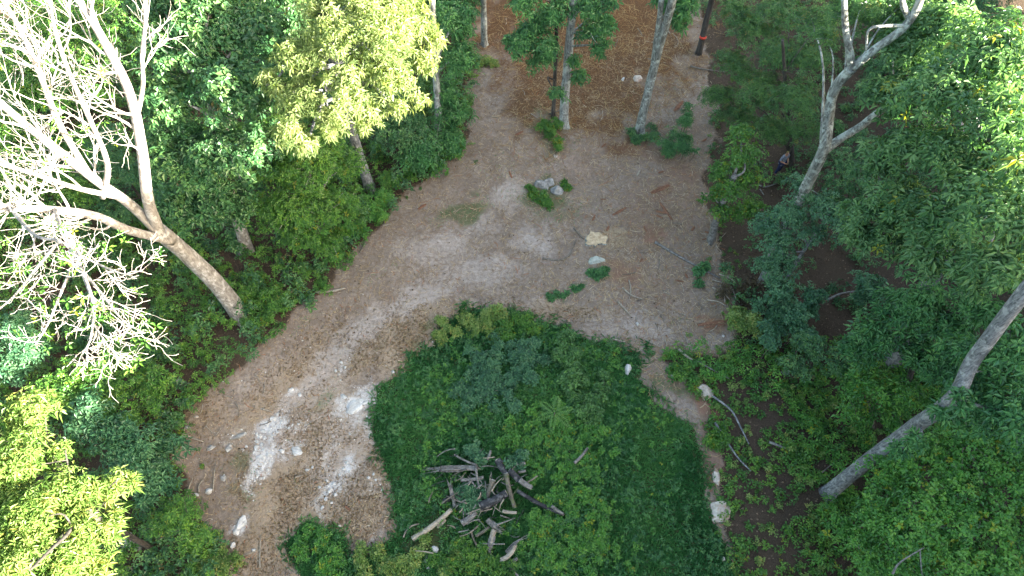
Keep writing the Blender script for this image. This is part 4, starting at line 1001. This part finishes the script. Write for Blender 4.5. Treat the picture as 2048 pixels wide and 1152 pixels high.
rock(394,990,5,4,.14,'rock_white','round white stone next to the long boulder')
rock(448,957,8,6,.15,'rock_grey','grey stone among weeds left of the rubble streak')
rock(421,896,11,6,.12,'rock_grey','grey slab in brown litter at the left track edge',-25)
rock(458,896,8,9,.10,'rock_grey','grey slab standing beside the left edge slab',20)
rock(480,872,18,5,.10,'rock_grey','long grey ledge of rock in the track edge',-30,flat=True)
rock(375,855,7,5,.12,'rock_grey','grey stone in the brown litter by the green edge')
rock(393,834,7,3,.05,'rock_tan','orange tan stone at the left track edge')
rock(255,1080,20,16,.5,'rock_white','pitted pale boulder in the dark bottom left undergrowth',10)
rock(277,1096,8,6,.25,'rock_grey','smaller stone touching the pitted boulder')
rock(212,1060,14,14,.4,'rock_white','pale boulder partly under the sunlit corner crown')
rock(238,1005,9,8,.3,'rock_grey','grey boulder above the pitted one in the shade')
rock(258,1140,11,9,.3,'rock_grey','grey stone at the bottom edge under the boulders')
rock(466,1093,6,8,.2,'rock_white','white standing stone at the bottom of the track edge',10)
rock(508,1100,5,4,.1,'rock_white','little white stone right of the standing stone')
rock(358,765,12,8,.25,'rock_grey','lichen grey rock in the green left edge',-20)
rock(648,1060,6,5,.10,'rock_tan','tan stone at the top of the small grass patch')
rock(680,1052,6,3,.07,'rock_tan','thin pale stone right of the small grass patch')
rock(482,1045,12,16,.10,'rock_white','cracked white slab, upper one in the lower scar',25,flat=True)
rock(472,1064,9,8,.10,'rock_white','cracked white slab, lower one in the lower scar',-10,flat=True)
rock(1276,158,12,9,.22,'rock_tan','pale rock behind the leaning twin trunk')
rock(1246,159,4,5,.12,'rock_white','small white rock left of the pale rock in the hay',20)
rock(1113,313,5,8,.05,'rock_tan','pale chip of rock below the stout middle trunk',-40)
rock(1570,745,9,7,.25,'rock_grey','dark rounded stone in the seedlings at right')
rock(1432,955,9,18,.2,'rock_tan','narrow clay streaked rock at the grass edge')
rock(1447,672,4,3,.08,'rock_white','tiny pale stone at the bottom right of the clearing')
rock(1275,648,4,4,.08,'rock_white','little pale stone on the bare soil right of the mound')
rock(1345,748,4,8,.15,'rock_white','thin pale stone beside the bright little shrub')
rock(1447,1118,5,5,.1,'rock_tan','tan pebble at the bottom right grass edge')
rock(786,744,4,3,.06,'rock_white','white pebble at the tip of the red soil strip')
rock(545,575,5,4,.1,'rock_white','white pebble in the brush right of the pale trunk')
RUB = 'small white limestone chunk in the rubble streak on the track'
rng = np.random.default_rng(320)
rub = [(545,838,9,7),(534,848,8,8),(527,862,8,6),(520,873,7,6),(515,884,6,5),(556,828,6,5),(563,845,6,5),(540,862,6,6),(530,876,6,5),(524,889,5,5),(513,895,9,7),(521,915,12,8),(537,908,8,7),(531,925,6,6),(519,930,6,5),(508,905,5,4),(550,853,5,4),(514,868,5,4),(544,872,5,4),(560,836,4,4),
       (528,900,6,4),(541,922,5,4),(524,940,5,4),(536,940,4,4),(516,950,5,4),(528,955,4,4),(510,962,4,3),(521,968,4,3),(555,865,4,4),(585,850,5,4),(592,858,4,3),(578,856,4,4),(597,848,4,3),(486,900,5,4),(493,893,4,4)]
for (a, b, c, d) in rub:
    rock(a, b, c * .85, d * .8, .03 + c * .004, 'rock_white', RUB, float(rng.uniform(0, 180)), 'rubble chunks on the track', True, .6, name='rubble_stone', cat='stone')
rub2 = [(695,925,5,4),(688,938,5,3),(700,943,4,3),(680,950,4,3),(668,968,6,4),(660,982,6,5),(672,990,5,4),(652,998,5,4),(664,1006,4,3),(645,1015,4,5),(640,975,4,3),(655,962,4,3),(615,940,6,3),(625,935,4,3),(748,948,4,3),(738,955,4,3),(752,960,3,3),(682,725,5,3),(690,735,4,3),(672,742,4,3)]
for (a, b, c, d) in rub2:
    rock(a, b, c, d, .04 + c * .007, 'rock_white', 'small white stone chip in the lower wheel ruts of the track', float(rng.uniform(0, 180)), 'stone chips in the wheel ruts', name='rubble_stone', cat='stone')

# ------------------------------------------------------------------ the cut stump
sp = G(1192, 480); stump = thing('tree_stump', sp, 'pale freshly cut stump ground level with ragged rim in sawdust', 'stump')
n = 40; th = np.arange(n) * 2 * math.pi / n; rs = np.random.default_rng(8)
rr = .40 * (1 + .10 * np.sin(th * 2 + 1) + .12 * np.sin(th * 3 + 2) + .09 * np.sin(th * 7) + rs.normal(0, .06, n))
def ringstump(sc, z): return [(math.cos(a) * r * sc * 1.25, math.sin(a) * r * sc, z) for a, r in zip(th, rr)]
V = ringstump(1.16, -.1) + ringstump(1.03, .10); F = [(i, (i + 1) % n, n + (i + 1) % n, n + i) for i in range(n)]
me = bpy.data.meshes.new('stump_side'); me.from_pydata(V, [], F); me.materials.append(M['bark_grey']); link('stump_side', me, stump)
V = ringstump(1.03, .10) + ringstump(.97, .125) + [(x * .5, y * .5, .12 + rs.normal(0, .012)) for x, y, z in ringstump(1, 0)] + [(0, 0, .13)]
F = [(i, (i + 1) % n, n + (i + 1) % n, n + i) for i in range(n)] + [(n + i, n + (i + 1) % n, 2 * n + (i + 1) % n, 2 * n + i) for i in range(n)] + [(2 * n + i, 2 * n + (i + 1) % n, 3 * n) for i in range(n)]
me = bpy.data.meshes.new('cut_face'); me.from_pydata(V, [], F); me.materials.append(M['stump_top']); link('cut_face', me, stump)

# ------------------------------------------------------------------ logs of the pile
def log(a, b, w, mat, label, up=(0.1, 0.1), end='end_grain', name='log', rough=.34, bend=0.03, taper=.8, splinter=0, seed=1, cat='log', end_show=True):
    p0, p1 = G(*a, up[0] + .08), G(*b, up[1] + .08); s = scale_at(a[0], a[1], p0[2]); r = w / s / 2 * .8
    mid = (p0 + p1) / 2; d = p1 - p0; L = np.linalg.norm(d); sdv = norm(np.cross(d, UP))
    q = [p0, p0 * .67 + p1 * .33 + sdv * bend * L * .9, p0 * .33 + p1 * .67 + sdv * bend * L * .9, p1]
    t = thing(name, [mid[0], mid[1], float(hz(mid[0], mid[1]))], label, cat); o = np.array(t.location)
    tb = Tubes(); tb.add(q, [r, r * .97, r * (.5 + .5 * taper), r * taper], 12, rough, seed, 5)
    link('bark', tb.mesh('bark', M[mat], o), t)
    if end_show and r > .07:
        dn = norm(d)
        for e, sg, rr_ in ((p0, -1, r), (p1, 1, r * taper)):
            eb = Tubes(); eb.add([e - dn * sg * .02, e + dn * sg * .012], [rr_ * .86, rr_ * .8], 12, .3, seed, 1)
            link('cut_end', eb.mesh('cut_end', M[end], o), t)
    rg = np.random.default_rng(seed)
    for i in range(splinter):
        sb_ = Tubes(); off = sdv * rg.uniform(-1, 1) * r * .9 + UP * rg.uniform(-.3, 1) * r * .8
        e1_ = p1 + norm(d) * rg.uniform(.15, .8) * min(L, 1.2) + sdv * rg.uniform(-1, 1) * r * 1.8
        sb_.add([p0 + d * .45 + off, p1 + off * 1.1, e1_], [.03, .025, .006], 4, sub=2)
        link('splinter', sb_.mesh('splinter', M['wood_grey'], o), t)
    return t
Zp = lambda x, y: (800 + x / 3.945, 860 + y / 3.945); Zw = lambda w: w / 3.945
log(Zp(430,195), Zp(600,275), Zw(24), 'wood_grey', 'thin weathered plank-like branch at the top left of the pile', (.35,.45), seed=1)
log(Zp(610,305), Zp(330,310), Zw(56), 'wood_grey', 'splintered grey log with torn fibres pointing left', (.35,.25), splinter=11, seed=2, rough=.25, end_show=False)
log(Zp(480,395), Zp(660,372), Zw(34), 'wood_grey', 'short grey log below the torn splintered log', (.3,.35), seed=3)
log(Zp(598,280), Zp(628,465), Zw(26), 'wood_grey', 'grey pole lying across the splintered log', (.55,.3), seed=4)
log(Zp(432,600), Zp(405,470), Zw(34), 'wood_grey', 'upright-looking torn stick at the left of the pile', (.15,.4), splinter=7, seed=5, end_show=False)
log(Zp(345,570), Zp(405,525), Zw(52), 'wood_char', 'black stub of log at the left under the torn stick', (.1,.15), seed=6)
log(Zp(735,395), Zp(690,535), Zw(54), 'wood_moss', 'brown log running down the middle of the pile', (.5,.25), seed=7)
log(Zp(770,235), Zp(850,360), Zw(66), 'wood_char', 'thick charred log at the top of the pile', (.45,.5), seed=8)
log(Zp(840,340), Zp(905,610), Zw(48), 'wood_moss', 'long mossy dark log crossing the pile downward', (.6,.2), seed=9, bend=.03)
log(Zp(860,320), Zp(1035,460), Zw(60), 'wood_char', 'charred black log with a pale cut end at right', (.5,.35), seed=10)
log(Zp(945,395), Zp(1040,455), Zw(56), 'wood_grey', 'pale peeled log end lying on the charred log', (.52,.42), seed=11)
log(Zp(915,270), Zp(990,262), Zw(34), 'wood_grey', 'short pale log end in vines at the upper right of the pile', (.4,.4), seed=12)
log(Zp(935,330), Zp(992,320), Zw(30), 'wood_grey', 'second short log end just below the upper right one', (.35,.35), seed=13)
log(Zp(635,605), Zp(840,495), Zw(92), 'wood_char', 'thickest charred log with a white sawn end in the middle', (.4,.45), seed=14, rough=.16)
log(Zp(490,735), Zp(600,650), Zw(64), 'wood_grey', 'pale sawn log end with square corner in front of the shrub', (.2,.3), seed=15, rough=.05)
log(Zp(100,858), Zp(405,628), Zw(54), 'wood_pale', 'long pale log sticking out to the lower left', (.08,.3), seed=16)
log(Zp(292,765), Zp(360,705), Zw(30), 'wood_pale', 'short pale piece beside the long pale log', (.06,.1), seed=17)
log(Zp(25,848), Zp(150,740), Zw(18), 'twig', 'curved brown branch lying left of the long pale log', (.05,.05), seed=18, bend=-.18, cat='branch', name='branch')
log(Zp(808,640), Zp(922,652), Zw(32), 'wood_pale', 'short pinkish pale log below the thick charred log', (.3,.3), seed=19)
log(Zp(930,480), Zp(1290,668), Zw(44), 'wood_char', 'long dark pole running down right into the vines', (.4,.15), seed=20, taper=.6)
log(Zp(1195,600), Zp(1290,662), Zw(30), 'wood_grey', 'pale stick on the end of the long dark pole', (.32,.25), seed=21, name='branch', cat='branch')
log(Zp(598,835), Zp(705,765), Zw(30), 'wood_moss', 'mossy log beside the shredded roots', (.1,.25), seed=22)
log(Zp(745,785), Zp(715,900), Zw(52), 'wood_pale', 'torn log end fanning into long pale splinters at the bottom', (.3,.2), splinter=14, seed=23, rough=.2, end_show=False)
log(Zp(690,705), Zp(760,770), Zw(54), 'wood_grey', 'shredded brown root mass above the splinter fan', (.3,.3), splinter=9, seed=24, rough=.3, end_show=False, cat='root', name='root_mass')
log(Zp(790,1030), Zp(910,905), Zw(50), 'wood_pale', 'hooked splintered trunk piece at the bottom right of the pile', (.1,.35), splinter=6, seed=25, rough=.25, bend=.12, end_show=False)
log(Zp(870,1045), Zp(925,1015), Zw(40), 'wood_grey', 'short stub under the hooked trunk piece', (.1,.15), seed=26)
log(Zp(870,1085), Zp(935,1155), Zw(26), 'wood_grey', 'grey branch at the very bottom edge under the pile', (.06,.06), seed=27, name='branch', cat='branch')
log(Zp(1375,260), Zp(1482,140), Zw(28), 'wood_grey', 'lone pale branch in the vines right of the pile', (.25,.35), seed=28, name='branch', cat='branch')
log(Zp(560,790), Zp(630,945), Zw(20), 'wood_moss', 'thin mossy branch left of the splinter fan', (.12,.08), seed=29, name='branch', cat='branch', bend=.06)
log(Zp(1005,410), Zp(1085,360), Zw(16), 'twig', 'thin brown stick right of the charred log', (.35,.4), seed=30, name='branch', cat='branch')
log(Zp(690,230), Zp(715,165), Zw(30), 'wood_grey', 'grey log end poking up at the top of the pile', (.3,.55), seed=31)

rg = np.random.default_rng(77)
for i in range(80):
    x0, y0 = rg.normal(600, 160), rg.normal(500, 170); a = rg.uniform(0, 6.28); L = rg.uniform(60, 210)
    log(Zp(x0, y0), Zp(x0 + math.cos(a) * L, y0 + math.sin(a) * L * .7), Zw(rg.uniform(6, 15)), ('wood_grey', 'wood_char', 'wood_grey', 'twig', 'wood_pale')[i % 5], 'thin broken branch tangled in the log pile', (rg.uniform(.2, .6), rg.uniform(.05, .6)), name='branch', cat='branch', seed=100 + i, bend=rg.uniform(-.1, .1), taper=.5, end_show=False)['group'] = 'broken branches in the log pile'

# ------------------------------------------------------------------ sticks, poles and bark slabs lying about
def stick(pts, w, mat, label, name='stick', cat='stick', up=.06, sub=4, seed=0, group=None):
    p = [G(px, py, u if (u := (q[0] if (q := rest) else up)) is not None else up) for px, py, *rest in pts]
    s = scale_at(pts[0][0], pts[0][1], p[0][2]); r = w / s / 2; c = sum(p) / len(p)
    t = Tubes(); t.add(p, np.linspace(r, r * .5, len(p)), 6, .1, seed, sub)
    o = link(name, t.mesh(name, M[mat], c)); o.location = c
    return tag(o, label, cat, group)
stick([(1425,792),(1462,820),(1480,852),(1498,888)], 5, 'bark_ash', 'thin grey pole leading down from the spotted white rock', up=.22)
stick([(1430,845),(1455,885),(1478,918),(1502,942)], 5, 'bark_ash', 'thin grey pole below the other one in the seedlings', up=.22)
stick([(1538,884),(1560,892),(1580,900)], 6, 'wood_grey', 'short grey stick in the right hand seedlings', up=.25)
stick([(1644,945),(1662,930),(1680,918)], 3, 'twig', 'thin twig standing by the big smooth trunk', up=.3)
stick([(1310,484),(1350,508),(1395,533),(1440,556)], 6, 'wood_grey', 'long pole lying on the right side of the clearing')
stick([(1148,456),(1162,472),(1168,478)], 4, 'twig', 'short brown stick touching the stump', up=.05)
stick([(1085,517),(1120,520),(1140,508),(1152,480)], 5, 'twig', 'curved dark root left of the stump', 'root', 'root', .03)
stick([(632,584),(665,582),(690,576)], 7, 'wood_pale', 'pale weathered branch on the left track edge', 'branch', 'branch', .08)
stick([(720,505),(732,482),(738,468)], 4, 'twig', 'curved stick at the green edge left of the clearing', up=.08)
stick([(765,451),(782,448)], 4, 'wood_pale', 'short pale stick at the upper left clearing edge')
stick([(560,550),(582,540)], 4, 'wood_grey', 'grey stick in the brush right of the pale trunk', up=.25)
stick([(1236,604),(1248,616),(1262,632)], 5, 'wood_pale', 'pale stick above the bare soil right of the mound')
stick([(1245,575),(1262,590),(1285,598)], 4, 'wood_pale', 'thin bent stick above the pale stick')
stick([(1258,560),(1262,580),(1258,600)], 3, 'wood_pale', 'twig crossing the thin bent stick')
stick([(1225,678),(1250,684)], 4, 'wood_pale', 'pale stick at the top right rim of the mound')
stick([(1292,680),(1320,694)], 3, 'wood_pale', 'slim stick on the bare soil at the lower right')
stick([(1358,698),(1378,716),(1395,722)], 6, 'wood_pale', 'pale dead branch at the lower right clearing edge', 'branch', 'branch', .2)
stick([(1395,722),(1430,742),(1458,757)], 3, 'wood_grey', 'long thin twig running into the weeds from the dead branch', up=.35)
stick([(1362,684),(1385,700),(1400,690)], 3, 'wood_pale', 'forked twig above the pale dead branch', up=.15)
stick([(1340,690),(1360,690)], 3, 'wood_pale', 'short straight twig left of the forked twig', up=.1)
stick([(360,866),(385,876),(408,884)], 5, 'wood_pale', 'pale branch in brown litter at the left track edge', 'branch', 'branch')
stick([(372,852),(366,866),(362,880)], 3, 'wood_pale', 'side twig of the litter at the left track edge')
stick([(398,985),(398,972),(405,960)], 4, 'wood_pale', 'bent pale stick above the round white stone')
stick([(426,985),(428,955),(432,925)], 3, 'wood_pale', 'upright thin stick right of the long boulder', up=.08)
stick([(368,1000),(378,975),(386,955)], 3, 'wood_pale', 'thin stick leaning at the dark left edge', up=.08)
stick([(520,1135),(520,1100),(522,1070)], 3, 'wood_pale', 'thin upright stick at the bottom of the track')
stick([(455,1125),(490,1110),(520,1100)], 3, 'wood_pale', 'thin pale stick across the bottom track edge')
stick([(524,818),(545,824)], 4, 'wood_pale', 'small stick above the rubble streak')
stick([(590,955),(606,950)], 4, 'wood_pale', 'short stick in the middle of the wheel ruts')
stick([(1098,228),(1140,215)], 3, 'twig', 'low twig at the base of the thin dark stem')
stick([(1655,600),(1680,588),(1712,582)], 6, 'wood_grey', 'bare crooked branch on the dark ground between crowns', 'branch', 'branch', .6)
stick([(890,165),(915,185),(900,200)], 3, 'wood_grey', 'bare grey twigs of a fallen branch at the back left edge', up=.5)
stick([(905,150),(930,175),(955,168)], 3, 'wood_grey', 'arching bare twig above the back left soil', up=.5)
stick([(895,200),(925,188),(950,172)], 3, 'wood_grey', 'long bare twig leaning over the back left soil', up=.5)
stick([(1380,132),(1405,138),(1450,144)], 4, 'twig', 'long bare branch on the floor right of the ribbon trunk', up=.15)
stick([(1515,368),(1530,374),(1556,366)], 4, 'wood_grey', 'pale curved stick on the ground below the person', up=.1)
stick([(1520,378),(1528,390)], 3, 'wood_grey', 'short twig forking from the curved stick', up=.1)
stick([(1785,1148),(1800,1125),(1848,1095)], 5, 'wood_grey', 'pale bare branch over the bottom right leaves', 'branch', 'branch', 5.6)
stick([(1840,1100),(1842,1130),(1845,1155)], 3, 'wood_grey', 'thin bare twig hanging in the bottom right leaves', 'branch', 'branch', 5.4)
for i, (x0, y0, x1, y1) in enumerate([(1425,560,1465,580),(1432,590,1470,578),(1440,570,1450,606),(1425,575,1460,600),(1450,560,1472,598),(1415,600,1452,612),(1438,548,1475,570)]):
    stick([(x0, y0), ((x0 + x1) / 2 + 3, (y0 + y1) / 2 - 3), (x1, y1)], 3, 'wood_pale', 'pale broken stick in the brush heap at the right clearing corner', up=.08 + .05 * i, seed=i, group='sticks of the brush heap')
rg = np.random.default_rng(402)
for i in range(70):
    a = rg.uniform(0, 6.28); L = rg.uniform(12, 34)
    if i < 34: x0, y0 = rg.uniform(1270, 1470), rg.uniform(440, 690); lab, grp = 'thin pale stick strewn on the right part of the clearing', 'sticks on the right part of the clearing'
    elif i < 52: x0, y0 = rg.uniform(960, 1370), rg.uniform(20, 260); lab, grp = 'thin pale stick lying in the hay at the back', 'sticks in the hay'
    else: x0, y0 = rg.uniform(370, 560), rg.uniform(760, 900); lab, grp = 'thin pale stick in the brown litter of the left track edge', 'sticks on the left track edge'
    stick([(x0, y0), (x0 + math.cos(a) * L * .5 + 2, y0 + math.sin(a) * L * .4), (x0 + math.cos(a) * L, y0 + math.sin(a) * L * .7)], rg.uniform(1.6, 2.6), 'wood_pale' if i % 3 else 'twig', lab, up=.04, sub=3, seed=i, group=grp)

def bark_slab(a, b, w, label, up=.05, seed=0, group=None, mat='wood_red'):
    """a torn strip of bark: curved in section, ragged ends"""
    p0, p1 = G(*a, up), G(*b, up); s = scale_at(a[0], a[1], p0[2]); hw = w / s / 2
    d = p1 - p0; sd_ = norm(np.cross(d, UP)); rg = np.random.default_rng(seed); V = []; n = 7; c = (p0 + p1) / 2
    for lay in (0, 1):
        for i in range(n):
            t = i / (n - 1); ww = hw * (.25 + .75 * math.sin(math.pi * (.12 + .76 * t))) * rg.uniform(.8, 1.2)
            for j in range(4):
                u = j / 1.5 - 1
                V.append(p0 + d * t + sd_ * ww * u + UP * (ww * .35 * (1 - u * u) + (.0 if lay == 0 else -.015)) - c)
    F = []
    for i in range(n - 1):
        for j in range(3):
            q = i * 4 + j; F.append((q, q + 1, q + 5, q + 4)); q += n * 4; F.append((q + 4, q + 5, q + 1, q))
    for i in range(n - 1):
        q = i * 4; F.append((q, q + 4, q + 4 + n * 4, q + n * 4)); q += 3; F.append((q + 4, q, q + n * 4, q + 4 + n * 4))
    for q, f in ((0, 1), ((n - 1) * 4, -1)):
        for j in range(3): F.append((q + j, q + j + n * 4, q + j + 1 + n * 4, q + j + 1)[::f])
    me = bpy.data.meshes.new('bark_strip'); me.from_pydata([tuple(v) for v in V], [], F); me.materials.append(M[mat])
    o = link('bark_strip', me); o.location = c
    return tag(o, label, 'bark', group)
bark_slab((1302,386), (1338,370), 10, 'largest reddish bark slab lying right of the clearing centre', seed=1)
bark_slab((1348,222), (1366,202), 8, 'red bark slab standing out in the upper right clearing', seed=2, up=.1)
bark_slab((1320,405), (1345,440), 6, 'narrow red bark strip on the right of the clearing', seed=3)
bark_slab((1395,650), (1462,640), 8, 'long red bark strip pointing at the bright yellow shrub', seed=4)
bark_slab((1408,655), (1450,648), 5, 'shorter red bark strip under the long red one', seed=5)
bark_slab((836,418), (852,408), 6, 'orange bark chip at the upper left of the clearing', seed=6)
bark_slab((1018,342), (1024,356), 4, 'little orange bark chip left of the grey clearing rocks', seed=7)
bark_slab((1274,352), (1280,340), 4, 'yellowish wood chip above the largest bark slab', seed=8, mat='wood_pale')
bark_slab((1225,430), (1252,415), 5, 'dull red bark strip between stump and bark slab', seed=9)
bark_slab((1030,270), (1046,262), 5, 'reddish chip below the hay at the back', seed=10)
bark_slab((1105,300), (1120,290), 4, 'small reddish chip near the middle trunk shrub', seed=11)
bark_slab((690,1012), (700,1020), 4, 'little red bark chip in the dry grass of the track', seed=12)
for i in range(16):
    x0, y0 = rg.uniform(1180, 1420), rg.uniform(270, 560); a = rg.uniform(0, 6.28); L = rg.uniform(10, 22)
    bark_slab((x0, y0), (x0 + math.cos(a) * L, y0 + math.sin(a) * L * .6), rg.uniform(2.5, 5), 'small red bark sliver on the right half of the clearing', seed=20 + i, group='bark slivers on the clearing')

# ------------------------------------------------------------------ the person under the trees
def skin_mesh(name, verts, edges, radii, mat, root=0, levels=2):
    me = bpy.data.meshes.new(name); me.from_pydata([tuple(map(float, v)) for v in verts], edges, [])
    o = bpy.data.objects.new(name, me); COL.objects.link(o)
    md = o.modifiers.new('skin', 'SKIN'); md.use_smooth_shade = True
    for i, sv in enumerate(me.skin_vertices[0].data):
        sv.radius = (radii[i], radii[i]) if not isinstance(radii[i], tuple) else radii[i]; sv.use_root = (i == root)
    sb_ = o.modifiers.new('sub', 'SUBSURF'); sb_.levels = levels; sb_.render_levels = levels
    dg = bpy.context.evaluated_depsgraph_get(); ev = o.evaluated_get(dg)
    nm = bpy.data.meshes.new_from_object(ev); bpy.data.objects.remove(o); bpy.data.meshes.remove(me)
    nm.name = name; nm.materials.clear(); nm.materials.append(mat)
    for p in nm.polygons: p.use_smooth = True
    return nm
def build_person():
    skin = plain_mat('skin', (0.42, 0.22, 0.15), .6, .08); shirt = rock_mat('shirt', (0.10, 0.12, 0.17), (0.30, 0.33, 0.40), 14.0)
    jeans = plain_mat('jeans', (0.015, 0.025, 0.09), .85, .25, 30); shoe = plain_mat('shoe', (0.16, 0.09, 0.07), .8, .2); hairm = plain_mat('hair', (0.20, 0.18, 0.06), .8, .3, 60)
    p = G(1553, 348)
    t = thing('person', p, 'person in a patterned blue shirt and dark jeans standing under the trees', 'person')
    t.rotation_euler.z = R(28); t.scale = (1, 1, 1)
    # facing -Y in local axes, hands together in front of the waist
    J = [(0,0,.98),(0,.01,1.14),(0,.015,1.32),(0,0,1.46),(0,-.01,1.53),(0,-.02,1.64),(0,-.025,1.73),
         (-.10,0,.92),(-.115,-.015,.50),(-.12,.02,.09),(-.125,-.13,.045),
         (.10,0,.92),(.115,.02,.50),(.125,.05,.09),(.135,-.10,.045),
         (-.19,.01,1.42),(-.25,.0,1.15),(-.09,-.22,1.10),(-.045,-.27,1.10),
         (.19,.01,1.42),(.25,.0,1.15),(.09,-.22,1.10),(.045,-.27,1.10)]
    E = [(0,1),(1,2),(2,3),(3,4),(4,5),(5,6),(0,7),(7,8),(8,9),(9,10),(0,11),(11,12),(12,13),(13,14),(3,15),(15,16),(16,17),(17,18),(3,19),(19,20),(20,21),(21,22)]
    rad = [(.15,.10),(.145,.10),(.16,.11),(.09,.07),.055,(.078,.098),(.06,.07),.085,.055,.042,(.045,.03),.085,.055,.042,(.045,.03),.058,.042,.030,(.038,.018),.058,.042,.030,(.038,.018)]
    link('body', skin_mesh('body', J, E, rad, skin), t)
    body = t.children[0]
    for sx in (-1, 1):                                            # five fingers on each hand
        for k in range(5):
            b = np.array([sx * .05, -.27, 1.10 + .018 * (1.5 - k)]) if k < 4 else np.array([sx * .06, -.255, 1.135])
            L = (.075, .085, .08, .06, .05)[k]; dr = np.array([-sx * .45, -.85, -.1]) if k < 4 else np.array([-sx * .6, -.3, .5])
            dr = norm(dr); m1 = b + dr * L * .5; m2 = m1 + norm(dr + np.array([-sx * .7, .25, -.3])) * L * .55
            fb = Tubes(); fb.add([b, m1, m2], [.010, .009, .007], 6, sub=3)
            link('finger', fb.mesh('finger', skin), body)
    link('nose', (lambda q: (q.add([(0, -.112, 1.655), (0, -.135, 1.625)], [.010, .016], 6, sub=1), q.mesh('nose', skin))[1])(Tubes()), body)
    for sx in (-1, 1):
        q = Tubes(); q.add([(sx * .033, -.108, 1.66), (sx * .033, -.118, 1.66)], [.012, .008], 8, sub=1); link('eye', q.mesh('eye', jeans), body)
        q = Tubes(); q.add([(sx * .082, -.01, 1.625), (sx * .092, 0, 1.655), (sx * .084, .005, 1.685)], [.012, .016, .012], 6, sub=2); link('ear', q.mesh('ear', skin), body)
    q = Tubes(); q.add([(-.025, -.112, 1.598), (0, -.12, 1.596), (.025, -.112, 1.598)], [.005, .008, .005], 6, sub=2); link('mouth', q.mesh('mouth', shoe), body)
    S = [J[0],J[1],J[2],J[3],J[15],J[16],J[19],J[20],(0,0,.90)]
    link('shirt', skin_mesh('shirt', S, [(8,0),(0,1),(1,2),(2,3),(3,4),(4,5),(3,6),(6,7)], [(.172,.125),(.168,.125),(.185,.135),(.11,.09),.078,.066,.078,.066,(.175,.13)], shirt), t)
    T = [(0,0,.97),J[7],J[8],J[9],J[11],J[12],J[13]]
    link('jeans', skin_mesh('jeans', T, [(0,1),(1,2),(2,3),(0,4),(4,5),(5,6)], [(.165,.12),.105,.075,.062,.105,.075,.062], jeans), t)
    for a, b in ((9, 10), (13, 14)):
        pa, pb = np.array(J[a]), np.array(J[b]); q = [(pa[0], pa[1] + .05, .055), (pa[0], pa[1] - .03, .065), (pb[0], pb[1] - .02, .045)]
        link('shoe', skin_mesh('shoe', q, [(0,1),(1,2)], [(.05,.05),(.055,.055),(.05,.04)], shoe), t)
    link('hair', skin_mesh('hair', [(0,.02,1.66),(0,.0,1.735),(0,.045,1.70)], [(0,1),(1,2)], [(.085,.075),(.082,.085),(.07,.06)], hairm), t)
build_person()
